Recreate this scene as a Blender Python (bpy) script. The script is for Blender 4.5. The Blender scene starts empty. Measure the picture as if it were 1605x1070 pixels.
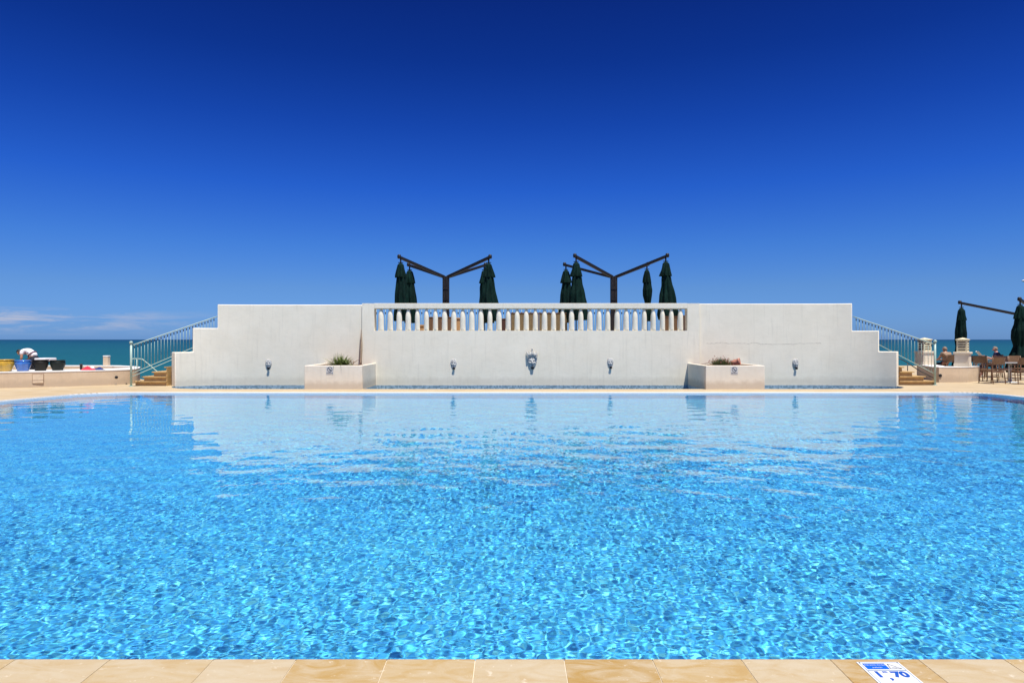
import bpy, bmesh, math, random
import numpy as np
from mathutils import Vector, Matrix, noise
from mathutils.geometry import delaunay_2d_cdt
random.seed(11)
S = bpy.context.scene
COL = S.collection
F = 1070.0; CX = 802.5; HY = 532.0; H = 1.6
PI = math.pi
def WX(px, d): return (px - CX) * d / F
def WZ(py, d): return H - (py - HY) * d / F
def R(a): return math.radians(a)

# ------------------------------------------------------------------ materials
def newmat(name):
    m = bpy.data.materials.new(name); m.use_nodes = True
    nt = m.node_tree
    return m, nt, nt.nodes['Principled BSDF']
def nd(nt, typ, **kw):
    n = nt.nodes.new(typ)
    for k, v in kw.items():
        if k.startswith('i_'): n.inputs[k[2:].replace('_', ' ')].default_value = v
        else: setattr(n, k, v)
    return n
def ramp(nt, src, stops, interp='LINEAR'):
    r = nt.nodes.new('ShaderNodeValToRGB'); r.color_ramp.interpolation = interp
    el = r.color_ramp.elements
    while len(el) < len(stops): el.new(0.5)
    for e, (p, c) in zip(el, stops):
        e.position = p; e.color = (*c, 1) if len(c) == 3 else c
    nt.links.new(src, r.inputs[0]); return r
def mix(nt, a, b, fac, mode='MIX'):
    n = nt.nodes.new('ShaderNodeMix'); n.data_type = 'RGBA'; n.blend_type = mode
    for s, v in ((n.inputs[0], fac), (n.inputs[6], a), (n.inputs[7], b)):
        if hasattr(v, 'links'): nt.links.new(v, s)
        elif isinstance(v, (int, float)): s.default_value = v
        else: s.default_value = (*v, 1)
    return n.outputs[2]
def math_(nt, op, a, b=0.0, clamp=False):
    n = nt.nodes.new('ShaderNodeMath'); n.operation = op; n.use_clamp = clamp
    for s, v in ((n.inputs[0], a), (n.inputs[1], b)):
        if hasattr(v, 'links'): nt.links.new(v, s)
        else: s.default_value = v
    return n.outputs[0]
def coords(nt, kind='Object', scale=(1, 1, 1), loc=(0, 0, 0)):
    t = nt.nodes.new('ShaderNodeTexCoord'); m = nt.nodes.new('ShaderNodeMapping')
    m.inputs['Scale'].default_value = scale; m.inputs['Location'].default_value = loc
    nt.links.new(t.outputs[kind], m.inputs[0]); return m.outputs[0]
def wcoords(nt, scale=(1, 1, 1), loc=(0, 0, 0)):
    t = nt.nodes.new('ShaderNodeNewGeometry'); m = nt.nodes.new('ShaderNodeMapping')
    m.inputs['Scale'].default_value = scale; m.inputs['Location'].default_value = loc
    nt.links.new(t.outputs['Position'], m.inputs[0]); return m.outputs[0]
def noise_(nt, vec, scale, detail=4, rough=.55, dist=0):
    n = nd(nt, 'ShaderNodeTexNoise'); n.inputs['Scale'].default_value = scale
    n.inputs['Detail'].default_value = detail; n.inputs['Roughness'].default_value = rough
    n.inputs['Distortion'].default_value = dist
    nt.links.new(vec, n.inputs['Vector']); return n.outputs['Fac']
def bump(nt, b, h, strength, dist):
    n = nd(nt, 'ShaderNodeBump'); n.inputs['Strength'].default_value = strength; n.inputs['Distance'].default_value = dist
    nt.links.new(h, n.inputs['Height']); nt.links.new(n.outputs[0], b.inputs['Normal'])
def simple(name, col, rough=.5, metal=0, var=.12, scale=8, bmp=0, coat=0, spec=.5):
    m, nt, b = newmat(name)
    v = wcoords(nt); f = noise_(nt, v, scale, 4)
    c0 = tuple(max(0, c * (1 - var)) for c in col); c1 = tuple(min(1, c * (1 + var)) for c in col)
    r = ramp(nt, f, [(.3, c0), (.7, c1)])
    nt.links.new(r.outputs[0], b.inputs['Base Color'])
    b.inputs['Roughness'].default_value = rough; b.inputs['Metallic'].default_value = metal
    b.inputs['Coat Weight'].default_value = coat; b.inputs['Specular IOR Level'].default_value = spec
    if bmp: bump(nt, b, noise_(nt, v, scale * 4, 3), bmp, .01)
    return m

def plaster(name, c0, c1, stain=(.42, .34, .25), amt=.5, cracks=False):
    m, nt, b = newmat(name)
    v = wcoords(nt)
    f = noise_(nt, v, 1.3, 6, .6)
    base = ramp(nt, f, [(.3, c0), (.7, c1)]).outputs[0]
    # brushed, hand-trowelled patches
    sv = wcoords(nt, (1.6, 1.6, 3.0)); f2 = noise_(nt, sv, 2.2, 6, .65, .6)
    base = mix(nt, base, tuple(x * .88 for x in c0), math_(nt, 'MULTIPLY', ramp(nt, f2, [(.5, (0,)*3), (.75, (1,)*3)]).outputs[0], .35))
    # rain streaks
    rv = wcoords(nt, (7, 7, .5)); f4 = noise_(nt, rv, 1.6, 5, .6)
    base = mix(nt, base, tuple(x * .80 for x in c0), math_(nt, 'MULTIPLY', ramp(nt, f4, [(.54, (0,)*3), (.76, (1,)*3)]).outputs[0], .42))
    # dirt near the base, with a ragged edge of its own
    sep = nd(nt, 'ShaderNodeSeparateXYZ'); nt.links.new(v, sep.inputs[0])
    hgt = math_(nt, 'ADD', sep.outputs[2], math_(nt, 'MULTIPLY', noise_(nt, v, 5, 5, .7), -.30))
    msk = ramp(nt, hgt, [(0, (1,)*3), (.16, (0,)*3)]).outputs[0]
    base = mix(nt, base, stain, math_(nt, 'MULTIPLY', msk, amt))
    sp = noise_(nt, v, 26, 3, .7)
    base = mix(nt, base, (.28, .24, .20), math_(nt, 'MULTIPLY', ramp(nt, sp, [(.70, (0,)*3), (.78, (1,)*3)]).outputs[0], .35))
    if cracks:
        # one long hairline crack and a few short ones
        wob = math_(nt, 'MULTIPLY', math_(nt, 'SUBTRACT', noise_(nt, v, 1.8, 5, .6), .5), .34)
        lz = math_(nt, 'ABSOLUTE', math_(nt, 'SUBTRACT', math_(nt, 'ADD', sep.outputs[2], wob), 1.43))
        ln = math_(nt, 'LESS_THAN', lz, .008)
        xr = math_(nt, 'MULTIPLY', math_(nt, 'GREATER_THAN', sep.outputs[0], 6.9), math_(nt, 'LESS_THAN', sep.outputs[0], 11.0))
        base = mix(nt, base, (.34, .28, .22), math_(nt, 'MULTIPLY', math_(nt, 'MULTIPLY', ln, xr), .6))
    nt.links.new(base, b.inputs['Base Color'])
    b.inputs['Roughness'].default_value = .85
    h = math_(nt, 'ADD', noise_(nt, v, 6, 6, .65), math_(nt, 'MULTIPLY', noise_(nt, sv, 3, 5, .6), 1.2))
    bump(nt, b, h, .10, .02)
    return m

def stone_paving(name, c0, c1, c2, tw, th, grout=(.42, .33, .22)):
    m, nt, b = newmat(name)
    v = wcoords(nt)
    br = nd(nt, 'ShaderNodeTexBrick'); br.offset = .5
    nt.links.new(v, br.inputs['Vector'])
    br.inputs['Scale'].default_value = 1; br.inputs['Brick Width'].default_value = tw; br.inputs['Row Height'].default_value = th
    br.inputs['Mortar Size'].default_value = .006; br.inputs['Mortar Smooth'].default_value = .2
    br.inputs['Color1'].default_value = (0, 0, 0, 1); br.inputs['Color2'].default_value = (1, 1, 1, 1); br.inputs['Bias'].default_value = 0
    tint = ramp(nt, br.outputs['Color'], [(0, c0), (.5, c1), (1, c2)]).outputs[0]
    f = noise_(nt, wcoords(nt, (1, 2.4, 1)), 3.0, 7, .6, .8)
    tint = mix(nt, tint, c0, math_(nt, 'MULTIPLY', ramp(nt, f, [(.4, (0,)*3), (.7, (1,)*3)]).outputs[0], .6))
    f3 = noise_(nt, v, .6, 5, .6)
    tint = mix(nt, tint, c2, math_(nt, 'MULTIPLY', ramp(nt, f3, [(.45, (0,)*3), (.65, (1,)*3)]).outputs[0], .5))
    tint = mix(nt, tint, grout, br.outputs['Fac'])
    nt.links.new(tint, b.inputs['Base Color']); b.inputs['Roughness'].default_value = .7
    bump(nt, b, noise_(nt, v, 30, 5, .6), .25, .01)
    return m

def mosaic(name, cols, size=.025, grout=(.55, .72, .85), gm=.35):
    m, nt, b = newmat(name)
    v = wcoords(nt)
    sn = nd(nt, 'ShaderNodeVectorMath'); sn.operation = 'SNAP'; nt.links.new(v, sn.inputs[0])
    sn.inputs[1].default_value = (size,) * 3
    wn = nd(nt, 'ShaderNodeTexWhiteNoise'); nt.links.new(sn.outputs[0], wn.inputs['Vector'])
    c = ramp(nt, wn.outputs['Value'], [(i / (len(cols) - .999), q) for i, q in enumerate(cols)], 'CONSTANT').outputs[0]
    f = noise_(nt, v, .7, 4, .6)
    c = mix(nt, c, cols[len(cols) // 2], .25)
    c = mix(nt, c, cols[0], math_(nt, 'MULTIPLY', ramp(nt, f, [(.42, (0,)*3), (.68, (1,)*3)]).outputs[0], .12))
    nt.links.new(c, b.inputs['Base Color']); b.inputs['Roughness'].default_value = .35
    return m

M = {}
M['wall'] = plaster('white_plaster', (.800, .740, .600), (.865, .805, .665), amt=.25, cracks=True)
M['planter'] = plaster('planter_plaster', (.71, .635, .52), (.77, .70, .585), amt=.55)
M['lowwall'] = plaster('cream_plaster', (.60, .465, .32), (.68, .545, .39), stain=(0.398, 0.319, 0.230), amt=.5)
M['whitecap'] = plaster('white_cap_plaster', (0.726, 0.717, 0.690), (0.779, 0.770, 0.743), amt=0)
M['deck'] = stone_paving('sandstone_paving', (0.450, 0.338, 0.194), (0.513, 0.396, 0.234), (0.504, 0.405, 0.270), .6, .4)
M['stepstone'] = simple('amber_sandstone', (.52, .34, .14), .7, var=.2, scale=5, bmp=.2)
M['rock'] = simple('retaining_stone', (.36, .31, .25), .9, var=.3, scale=1.5, bmp=.5)
M['rim'] = simple('white_rim_tile', (0.743, 0.735, 0.708), .45, var=.06, scale=20)
M['grate'] = simple('grate_slot', (.25, .26, .27), .6)
M['pool'] = mosaic('blue_pool_mosaic', [(.006, .17, .62), (.035, .45, 1.0), (.065, .56, 1.0), (.20, .82, 1.0), (.022, .34, .96), (.08, .60, 1.0), (.04, .48, 1.0)], .021)
M['basin'] = mosaic('grey_blue_mosaic', [(.14, .22, .28), (.25, .35, .43), (.35, .46, .53), (.50, .58, .62)], .05)
M['rail'] = simple('pale_green_painted_steel', (.36, .48, .42), .4, var=.08, scale=10)
M['collar'] = simple('dark_collar_metal', (.03, .035, .04), .5)
M['bronze'] = simple('dark_bronze_metal', (.012, .009, .008), .55, metal=.1, var=.25)
M['green'] = None
M['black'] = simple('black_rubber', (.012, .012, .014), .45)
M['stonemask'] = None
M['soil'] = simple('dry_soil', (.20, .14, .09), .95, var=.4, scale=30, bmp=.6)
M['terracotta'] = simple('terracotta', (.52, .22, .15), .8, var=.15)
M['yellow'] = simple('yellow_glaze', (.55, .33, .03), .22, var=.22, scale=6, coat=.6)
M['blue'] = simple('blue_glaze', (.045, .17, .55), .2, var=.28, scale=6, coat=.6)
M['darkglaze'] = simple('dark_brown_glaze', (.012, .011, .008), .5, var=.4, scale=6, spec=.3)
M['greenglaze'] = simple('dark_green_glaze', (.010, .016, .012), .5, var=.4, scale=6, spec=.3)
M['bronzewood'] = simple('brown_chair_wood', (.17, .085, .045), .5, var=.25, scale=12)
M['wicker'] = simple('brown_woven_wicker', (.16, .088, .042), .7, var=.35, scale=60, bmp=.6)
M['wicker_red'] = simple('dark_red_brown_wicker', (.065, .025, .016), .7, var=.35, scale=60, bmp=.6)
M['olive'] = simple('olive_brown_board', (.20, .145, .07), .7, var=.25, scale=20)
M['tan'] = simple('tan_cushion_cloth', (.50, .30, .14), .85, var=.15, scale=20)
M['tabletop'] = simple('grey_table_top', (.34, .33, .31), .4, var=.15)
M['whitemetal'] = simple('white_metal', (.62, .66, .66), .4, var=.1)
M['pedestal'] = plaster('pedestal_plaster', (.66, .57, .44), (.74, .64, .50), amt=0)
M['vent'] = simple('pale_yellow_stone', (0.690, 0.619, 0.416), .75, var=.12, scale=12, bmp=.2)
M['slot'] = simple('dark_slot', (.05, .045, .035), .9)
M['skin'] = simple('tanned_skin', (.44, .23, .15), .55, var=.1)
M['skin2'] = simple('pink_sunburnt_skin', (.52, .27, .21), .55, var=.1)
M['hairdark'] = simple('dark_hair', (.018, .012, .009), .6, var=.3, scale=40)
M['hairgrey'] = simple('grey_blond_hair', (.25, .18, .13), .7, var=.45, scale=45)
M['shirtwhite'] = simple('white_cotton', (.78, .77, .80), .85, var=.05)
M['apron'] = simple('plum_cloth', (.12, .035, .07), .85, var=.2)
M['trousers'] = simple('dark_navy_cloth', (.014, .016, .03), .85, var=.2)
M['navy'] = simple('navy_cotton', (.018, .03, .09), .85, var=.2)
M['tanshirt'] = simple('tan_cotton', (.33, .225, .145), .85, var=.15)
M['paper'] = simple('newspaper', (.66, .64, .60), .9, var=.2, scale=70)
M['red'] = simple('red_towel_cloth', (.60, .03, .06), .9, var=.2)
M['navycloth'] = simple('navy_towel_cloth', (.02, .035, .16), .9, var=.3)
M['whitecloth'] = simple('white_towel_cloth', (.78, .77, .75), .9, var=.06)
M['noticeplate'] = simple('weathered_enamel', (.58, .56, .54), .5, var=.1)
M['plate'] = simple('white_enamel_plate', (0.690, 0.708, 0.726), .3, var=.03)
M['ink'] = simple('dark_grey_ink', (.05, .055, .07), .6)
M['blueink'] = simple('blue_enamel', (.01, .12, .72), .35, var=.05)
M['blueink2'] = simple('mid_blue_enamel', (.02, .09, .42), .35, var=.05)
M['steelgrey'] = simple('grey_enamel_line', (.14, .22, .34), .4)
M['panel'] = simple('cream_access_cover', (.66, .53, .38), .7, var=.1)
M['tanstrip'] = simple('matte_tan_strip', (.42, .31, .21), .9, var=.15, scale=8)
M['stem'] = simple('dry_stem', (.26, .15, .09), .9, var=.3, scale=30)
M['bloom'] = simple('dull_red_bloom', (.36, .12, .10), .8, var=.3, scale=40)

def fabric_mat():
    m, nt, b = newmat('dark_green_canopy_cloth')
    v = wcoords(nt, (1, 1, .25)); f = noise_(nt, v, 5, 5, .6)
    c = ramp(nt, f, [(.25, (.0012, .008, .0075)), (.6, (.002, .019, .015)), (.85, (.004, .034, .025))]).outputs[0]
    nt.links.new(c, b.inputs['Base Color']); b.inputs['Roughness'].default_value = .8; b.inputs['Specular IOR Level'].default_value = .12
    bump(nt, b, noise_(nt, wcoords(nt, (3, 3, .8)), 6, 5, .6), .8, .05)
    return m
M['green'] = fabric_mat()
def mask_mat():
    m, nt, b = newmat('weathered_mask_stone')
    v = wcoords(nt); f = noise_(nt, v, 20, 5, .65, .3)
    c = ramp(nt, f, [(.36, (.10, .095, .09)), (.46, (.48, .48, .46)), (.8, (.66, .66, .63))]).outputs[0]
    nt.links.new(c, b.inputs['Base Color']); b.inputs['Roughness'].default_value = .85
    bump(nt, b, noise_(nt, v, 60, 4), .3, .01)
    return m
M['stonemask'] = mask_mat()
def leaf_mat(name, a, c_):
    m, nt, b = newmat(name)
    v = wcoords(nt); f = noise_(nt, v, 16, 3)
    nt.links.new(ramp(nt, f, [(.3, a), (.7, c_)]).outputs[0], b.inputs['Base Color'])
    b.inputs['Roughness'].default_value = .5
    return m
M['agave'] = leaf_mat('agave_leaf', (.07, .10, .02), (.26, .30, .08))
M['succ'] = leaf_mat('grey_green_leaf', (.08, .10, .03), (.24, .25, .10))
def coping_mat():
    m, nt, b = newmat('amber_sandstone_coping')
    at = nd(nt, 'ShaderNodeAttribute'); at.attribute_name = 'tone'
    v0 = wcoords(nt, (1, 1, 1))
    off = nd(nt, 'ShaderNodeVectorMath'); off.operation = 'MULTIPLY_ADD'
    nt.links.new(at.outputs['Vector'], off.inputs[0]); off.inputs[1].default_value = (17, 23, 9); nt.links.new(v0, off.inputs[2])
    rot = nd(nt, 'ShaderNodeMapping'); rot.inputs['Rotation'].default_value = (0, 0, .5); rot.inputs['Scale'].default_value = (1.6, 4.0, 1)
    nt.links.new(off.outputs[0], rot.inputs[0])
    f = noise_(nt, rot.outputs[0], 2.2, 8, .62, 1.4)
    tone = ramp(nt, at.outputs['Fac'], [(0, (0.470, 0.378, 0.244)), (.35, (0.445, 0.328, 0.168)), (.7, (0.420, 0.277, 0.101)), (1, (0.370, 0.227, 0.063))]).outputs[0]
    c = mix(nt, tone, (.52, .45, .33), math_(nt, 'MULTIPLY', ramp(nt, f, [(.36, (1,)*3), (.60, (0,)*3)]).outputs[0], .55))
    c = mix(nt, c, (.38, .22, .07), math_(nt, 'MULTIPLY', ramp(nt, f, [(.56, (0,)*3), (.76, (1,)*3)]).outputs[0], .38))
    sp = noise_(nt, v0, 60, 4, .7)
    c = mix(nt, c, (.30, .17, .09), math_(nt, 'MULTIPLY', ramp(nt, sp, [(.68, (0,)*3), (.74, (1,)*3)]).outputs[0], .55))
    wl = noise_(nt, v0, 24, 4, .7)
    c = mix(nt, c, (.80, .74, .62), math_(nt, 'MULTIPLY', ramp(nt, wl, [(.62, (0,)*3), (.7, (1,)*3)]).outputs[0], .35))
    nt.links.new(c, b.inputs['Base Color']); b.inputs['Roughness'].default_value = .55
    bump(nt, b, noise_(nt, v0, 45, 6, .65), .35, .004)
    return m
M['coping'] = coping_mat()
M['grout'] = simple('grey_grout', (.68, .60, .48), .9)

# ------------------------------------------------------------------ mesh helpers
class MB:
    def __init__(s): s.bm = bmesh.new(); s.mi = 0; s.mats = []
    def use(s, mat):
        if mat not in s.mats: s.mats.append(mat)
        s.mi = s.mats.index(mat); return s
    def _f(s, vs, smooth=False):
        try:
            f = s.bm.faces.new(vs); f.material_index = s.mi; f.smooth = smooth; return f
        except ValueError: return None
    def box(s, x0, x1, y0, y1, z0, z1, mtx=None, bev=0):
        co = [(x0,y0,z0),(x1,y0,z0),(x1,y1,z0),(x0,y1,z0),(x0,y0,z1),(x1,y0,z1),(x1,y1,z1),(x0,y1,z1)]
        vs = [s.bm.verts.new(mtx @ Vector(c) if mtx else c) for c in co]
        fs = [s._f([vs[i] for i in q]) for q in ((3,2,1,0),(4,5,6,7),(0,1,5,4),(1,2,6,5),(2,3,7,6),(3,0,4,7))]
        if bev:
            es = list({e for f in fs if f for e in f.edges})
            bmesh.ops.bevel(s.bm, geom=es, offset=bev, segments=2, affect='EDGES', profile=.6)
        return s
    def prism(s, pts, z0, z1, cap=True):
        n = len(pts)
        a = [s.bm.verts.new((p[0], p[1], z0 if not callable(z0) else z0(p))) for p in pts]
        b = [s.bm.verts.new((p[0], p[1], z1 if not callable(z1) else z1(p))) for p in pts]
        for i in range(n): s._f([a[i], a[(i+1) % n], b[(i+1) % n], b[i]])
        if cap: s._f(list(reversed(a))); s._f(b)
        return s
    def tube(s, pts, r, n=8, closed=False, r1=None):
        pts = [Vector(p) for p in pts]; rings = []
        for i, p in enumerate(pts):
            if i == 0: t = pts[1] - p
            elif i == len(pts) - 1: t = p - pts[-2]
            else: t = (pts[i+1] - p).normalized() + (p - pts[i-1]).normalized()
            t.normalize(); up = Vector((0, 0, 1)) if abs(t.z) < .95 else Vector((1, 0, 0))
            a = t.cross(up).normalized(); b = a.cross(t).normalized()
            rr = r if r1 is None else r + (r1 - r) * i / (len(pts) - 1)
            rings.append([s.bm.verts.new(p + a * rr * math.cos(2*PI*k/n) + b * rr * math.sin(2*PI*k/n)) for k in range(n)])
        for i in range(len(rings) - 1):
            for k in range(n): s._f([rings[i][k], rings[i][(k+1) % n], rings[i+1][(k+1) % n], rings[i+1][k]], True)
        s._f(list(reversed(rings[0]))); s._f(rings[-1]); return s
    def bar(s, a, b, w, h):
        a = Vector(a); b = Vector(b); t = (b - a).normalized()
        up = Vector((0, 0, 1)) if abs(t.z) < .95 else Vector((0, 1, 0))
        x = t.cross(up).normalized(); y = x.cross(t).normalized()
        q = [s.bm.verts.new(p + x * sx * w/2 + y * sy * h/2) for p in (a, b) for sx, sy in ((-1,-1),(1,-1),(1,1),(-1,1))]
        for f in ((3,2,1,0),(4,5,6,7),(0,1,5,4),(1,2,6,5),(2,3,7,6),(3,0,4,7)): s._f([q[i] for i in f])
        return s
    def lathe(s, prof, c=(0,0,0), n=24, mod=None, cap=True, sx=1, sy=1):
        rings = []
        for r, z in prof:
            ring = []
            for k in range(n):
                a = 2*PI*k/n; rr = r * (mod(a, z) if mod else 1)
                ring.append(s.bm.verts.new((c[0] + rr*math.cos(a)*sx, c[1] + rr*math.sin(a)*sy, c[2] + z)))
            rings.append(ring)
        for i in range(len(rings) - 1):
            for k in range(n): s._f([rings[i][k], rings[i][(k+1) % n], rings[i+1][(k+1) % n], rings[i+1][k]], True)
        if cap: s._f(list(reversed(rings[0]))); s._f(rings[-1])
        return s
    def ball(s, c, r, sx=1, sy=1, sz=1, n=12):
        prof = [(r*math.sin(PI*i/n), -r*sz*math.cos(PI*i/n)) for i in range(1, n)]
        return s.lathe(prof, c, n*2 if n < 10 else 18, sx=sx, sy=sy)
    def build(s, name, mat=None, parent=None, loc=None, norm=True):
        me = bpy.data.meshes.new(name)
        if norm: bmesh.ops.recalc_face_normals(s.bm, faces=s.bm.faces[:])
        s.bm.to_mesh(me); s.bm.free()
        if mat: me.materials.append(mat)
        for m in s.mats: me.materials.append(m)
        o = bpy.data.objects.new(name, me); COL.objects.link(o)
        if parent: o.parent = parent
        if loc is not None: o.location = loc
        return o
def tag(o, label=None, cat=None, group=None, kind=None):
    if label: o['label'] = label
    if cat: o['category'] = cat
    if group: o['group'] = group
    if kind: o['kind'] = kind
    return o
def empty(name, loc, label, cat, group=None, rz=0):
    o = bpy.data.objects.new(name, None); COL.objects.link(o); o.location = loc; o.rotation_euler = (0, 0, rz)
    o.empty_display_size = .2
    return tag(o, label, cat, group)
def copy_tree(o, parent=None):
    c = o.copy(); COL.objects.link(c); c.parent = parent
    for ch in o.children: copy_tree(ch, c)
    return c
def text_mesh(txt, size, name, mat, parent, loc, rot=(0, 0, 0), depth=.0005, sx=1, bold=0):
    cu = bpy.data.curves.new('txt', 'FONT'); cu.body = txt; cu.size = size; cu.extrude = depth; cu.align_x = 'CENTER'; cu.align_y = 'CENTER'; cu.offset = bold
    t = bpy.data.objects.new('txt', cu); COL.objects.link(t)
    dg = bpy.context.evaluated_depsgraph_get(); dg.update()
    me = bpy.data.meshes.new_from_object(t.evaluated_get(dg)); bpy.data.objects.remove(t)
    me.materials.clear(); me.materials.append(mat)
    o = bpy.data.objects.new(name, me); COL.objects.link(o); o.parent = parent; o.location = loc; o.rotation_euler = rot; o.scale = (sx, 1, 1)
    return o
def catmull(pts, n=6):
    out = []
    P = [Vector((*p, 0)) if len(p) == 2 else Vector(p) for p in pts]
    for i in range(len(P) - 1):
        p0 = P[max(0, i-1)]; p1 = P[i]; p2 = P[i+1]; p3 = P[min(len(P)-1, i+2)]
        for k in range(n):
            t = k / n
            out.append(.5 * ((2*p1) + (p2-p0)*t + (2*p0-5*p1+4*p2-p3)*t*t + (-p0+3*p1-3*p2+p3)*t**3))
    out.append(P[-1]); return [(p.x, p.y) for p in out]
def inside(p, poly):
    x, y = p[0], p[1]; c = False; j = len(poly) - 1
    for i in range(len(poly)):
        xi, yi = poly[i][:2]; xj, yj = poly[j][:2]
        if (yi > y) != (yj > y) and x < (xj-xi)*(y-yi)/(yj-yi)+xi: c = not c
        j = i
    return c
def offset_poly(poly, d):        # CCW polygon, +d outward
    out = []; n = len(poly)
    for i in range(n):
        a = Vector(poly[i-1]); b = Vector(poly[i]); c = Vector(poly[(i+1) % n])
        t1 = (b-a).normalized(); t2 = (c-b).normalized()
        n1 = Vector((t1.y, -t1.x)); n2 = Vector((t2.y, -t2.x)); m = (n1+n2)
        m = m.normalized() if m.length > 1e-6 else n1
        out.append(tuple(b + m * d / max(.5, m.dot(n1))))
    return out
def sheet_with_holes(name, outer, holes, z, mat):
    vs = []; es = []
    for poly in [outer] + holes:
        s = len(vs); vs += [Vector(p) for p in poly]; n = len(poly)
        es += [(s+i, s+(i+1) % n) for i in range(n)]
    v, e, f, *_ = delaunay_2d_cdt(vs, es, [], 0, 1e-5)
    fs = []
    for t in f:
        c = sum((v[i] for i in t), Vector((0, 0))) / len(t)
        if inside(c, outer) and not any(inside(c, h) for h in holes): fs.append(t)
    me = bpy.data.meshes.new(name); me.from_pydata([(p.x, p.y, z) for p in v], [], fs); me.materials.append(mat)
    o = bpy.data.objects.new(name, me); COL.objects.link(o)
    bm = bmesh.new(); bm.from_mesh(me); bmesh.ops.recalc_face_normals(bm, faces=bm.faces[:])
    if bm.faces and sum(f.normal.z for f in bm.faces) < 0: bmesh.ops.reverse_faces(bm, faces=bm.faces[:])
    bm.to_mesh(me); bm.free()
    return o

# ------------------------------------------------------------------ pool outline
NEAR = 3.40
PF = 20.50
right = catmull([(14.35, NEAR), (14.25, 10), (14.16, 17.2), (14.16, 18.9), (14.10, 19.8), (13.8, 20.35), (13.2, PF)], 6)
left = catmull([(-11.2, PF), (-11.9, 20.44), (-12.5, 19.95), (-12.9, 18.9), (-13.25, 17.5), (-13.8, 15.5), (-14.4, 12.5), (-14.6, NEAR)], 6)
pool = right + left        # CCW (starts near right, up, across, down left)
W_L = -11.45; 
# ------------------------------------------------------------------ fountain wall plan
TH = .33
innerL0 = [(-11.60, 23.5), (-11.38, 23.72), (-11.16, 23.9), (-10.75, 24.07), (-10.42, 24.16), (-9.7, 24.26), (-9.1, 24.3)]
innerR0 = [(10.85, 24.3), (11.4, 24.25), (12.02, 24.12), (12.46, 23.98), (12.80, 23.82), (13.04, 23.66), (13.26, 23.5)]
innerL = catmull(innerL0, 3); innerR = catmull(innerR0, 3)
front_plan = innerL + innerR     # left to right, normal facing -Y

basins = []
b1 = [(-6.69, 22.1), (-6.69, 24.31)] + [(x, y + .01) for x, y in reversed(innerL)] + [(-11.57, 23.2), (-11.3, 22.7), (-10.9, 22.35), (-10.3, 22.14), (-9.7, 22.1)]
b2 = [(6.22, 22.1), (6.22, 24.23), (-4.82, 24.23), (-4.82, 22.1)]
b3 = [(x, y + .01) for x, y in reversed(innerR)] + [(8.14, 24.31), (8.14, 22.1), (11.4, 22.1), (12.1, 22.14), (12.75, 22.4), (13.1, 22.8), (13.25, 23.2)]
basins = [b1, b2, b3]

deck_outer = [(-26, 2.2), (26, 2.2), (26, 42), (16.4, 42), (15.7, 29), (15.2, 25.3), (-13.6, 25.3), (-14.6, 27.2), (-16.3, 28.9), (-26, 29.2)]
RIMW = .27
rim_out = offset_poly(pool, RIMW)
rim_out = [(x, max(y, NEAR)) for x, y in rim_out]
deck = sheet_with_holes('deck', deck_outer, [[(x, y) for x, y in rim_out if y > NEAR + .001 ] and
        [p for p in rim_out]] + basins, 0, M['deck'])
tag(deck, kind='structure')
# near side paving behind the camera is its own slab under the coping
mb = MB(); mb.box(-26, 26, -6, 2.2, -.3, -.001)
tag(mb.build('terrace_paving', M['deck']), kind='structure')
# rock retaining body under the deck edges, down to the sea
mb = MB()
n = len(deck_outer)
for i in range(n):
    a = deck_outer[i]; b = deck_outer[(i+1) % n]
    v = [mb.bm.verts.new((a[0], a[1], -.002)), mb.bm.verts.new((b[0], b[1], -.002)), mb.bm.verts.new((b[0]*1.01, b[1]+.15, -5)), mb.bm.verts.new((a[0]*1.01, a[1]+.15, -5))]
    if i: mb._f(v)
tag(mb.build('shore_cliff', M['rock']), kind='structure')

# pool rim (white tile)
mb = MB()
ring_in = pool; k = len(pool)
a = [mb.bm.verts.new((p[0], p[1], .006)) for p in pool]; b = [mb.bm.verts.new((p[0], p[1], .006)) for p in rim_out]
c = [mb.bm.verts.new((p[0], p[1], -.09)) for p in pool]; d = [mb.bm.verts.new((p[0], p[1], -.02)) for p in rim_out]
for i in range(k - 1):
    mb._f([a[i], a[i+1], b[i+1], b[i]]); mb._f([a[i], a[i+1], c[i+1], c[i]]); mb._f([b[i], b[i+1], d[i+1], d[i]])
rim = tag(mb.build('pool_rim', M['rim']), kind='structure')
mb = MB()
for i in range(k - 1):
    p0 = Vector(pool[i]); p1 = Vector(pool[i+1]); L = (p1 - p0).length
    if min(p0.y, p1.y) < 14: continue
    t = (p1 - p0) / L; nn = Vector((t.y, -t.x)); m_ = max(1, int(L / .09))
    if (p0.x+p1.x)/2 > -12.2 and (p0.x+p1.x)/2 < 12.8: continue
    for j in range(m_):
        q = p0 + t * L * (j+.5) / m_ + nn * .12
        q0 = q - t*.018 - nn*.07; q1 = q + t*.018 - nn*.07; q2 = q + t*.018 + nn*.07; q3 = q - t*.018 + nn*.07
        mb._f([mb.bm.verts.new((z.x, z.y, .010)) for z in (q0, q1, q2, q3)])
g = mb.build('overflow_slots', M['grate'], rim)

# pool shell
mb = MB()
PD = -1.5
ps = [(x, y) for x, y in offset_poly(pool, .004)]
ps[0] = (ps[0][0], NEAR - .05); ps[-1] = (ps[-1][0], NEAR - .05)
A_ = [mb.bm.verts.new((p[0], p[1], -.03)) for p in ps]; B_ = [mb.bm.verts.new((p[0], p[1], PD)) for p in ps]
for i in range(k): mb._f([A_[i], A_[(i+1) % k], B_[(i+1) % k], B_[i]])
mb._f(B_)
shell = tag(mb.build('pool_floor', M['pool']), kind='structure')
shell.cycles.is_caustics_receiver = True

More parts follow.
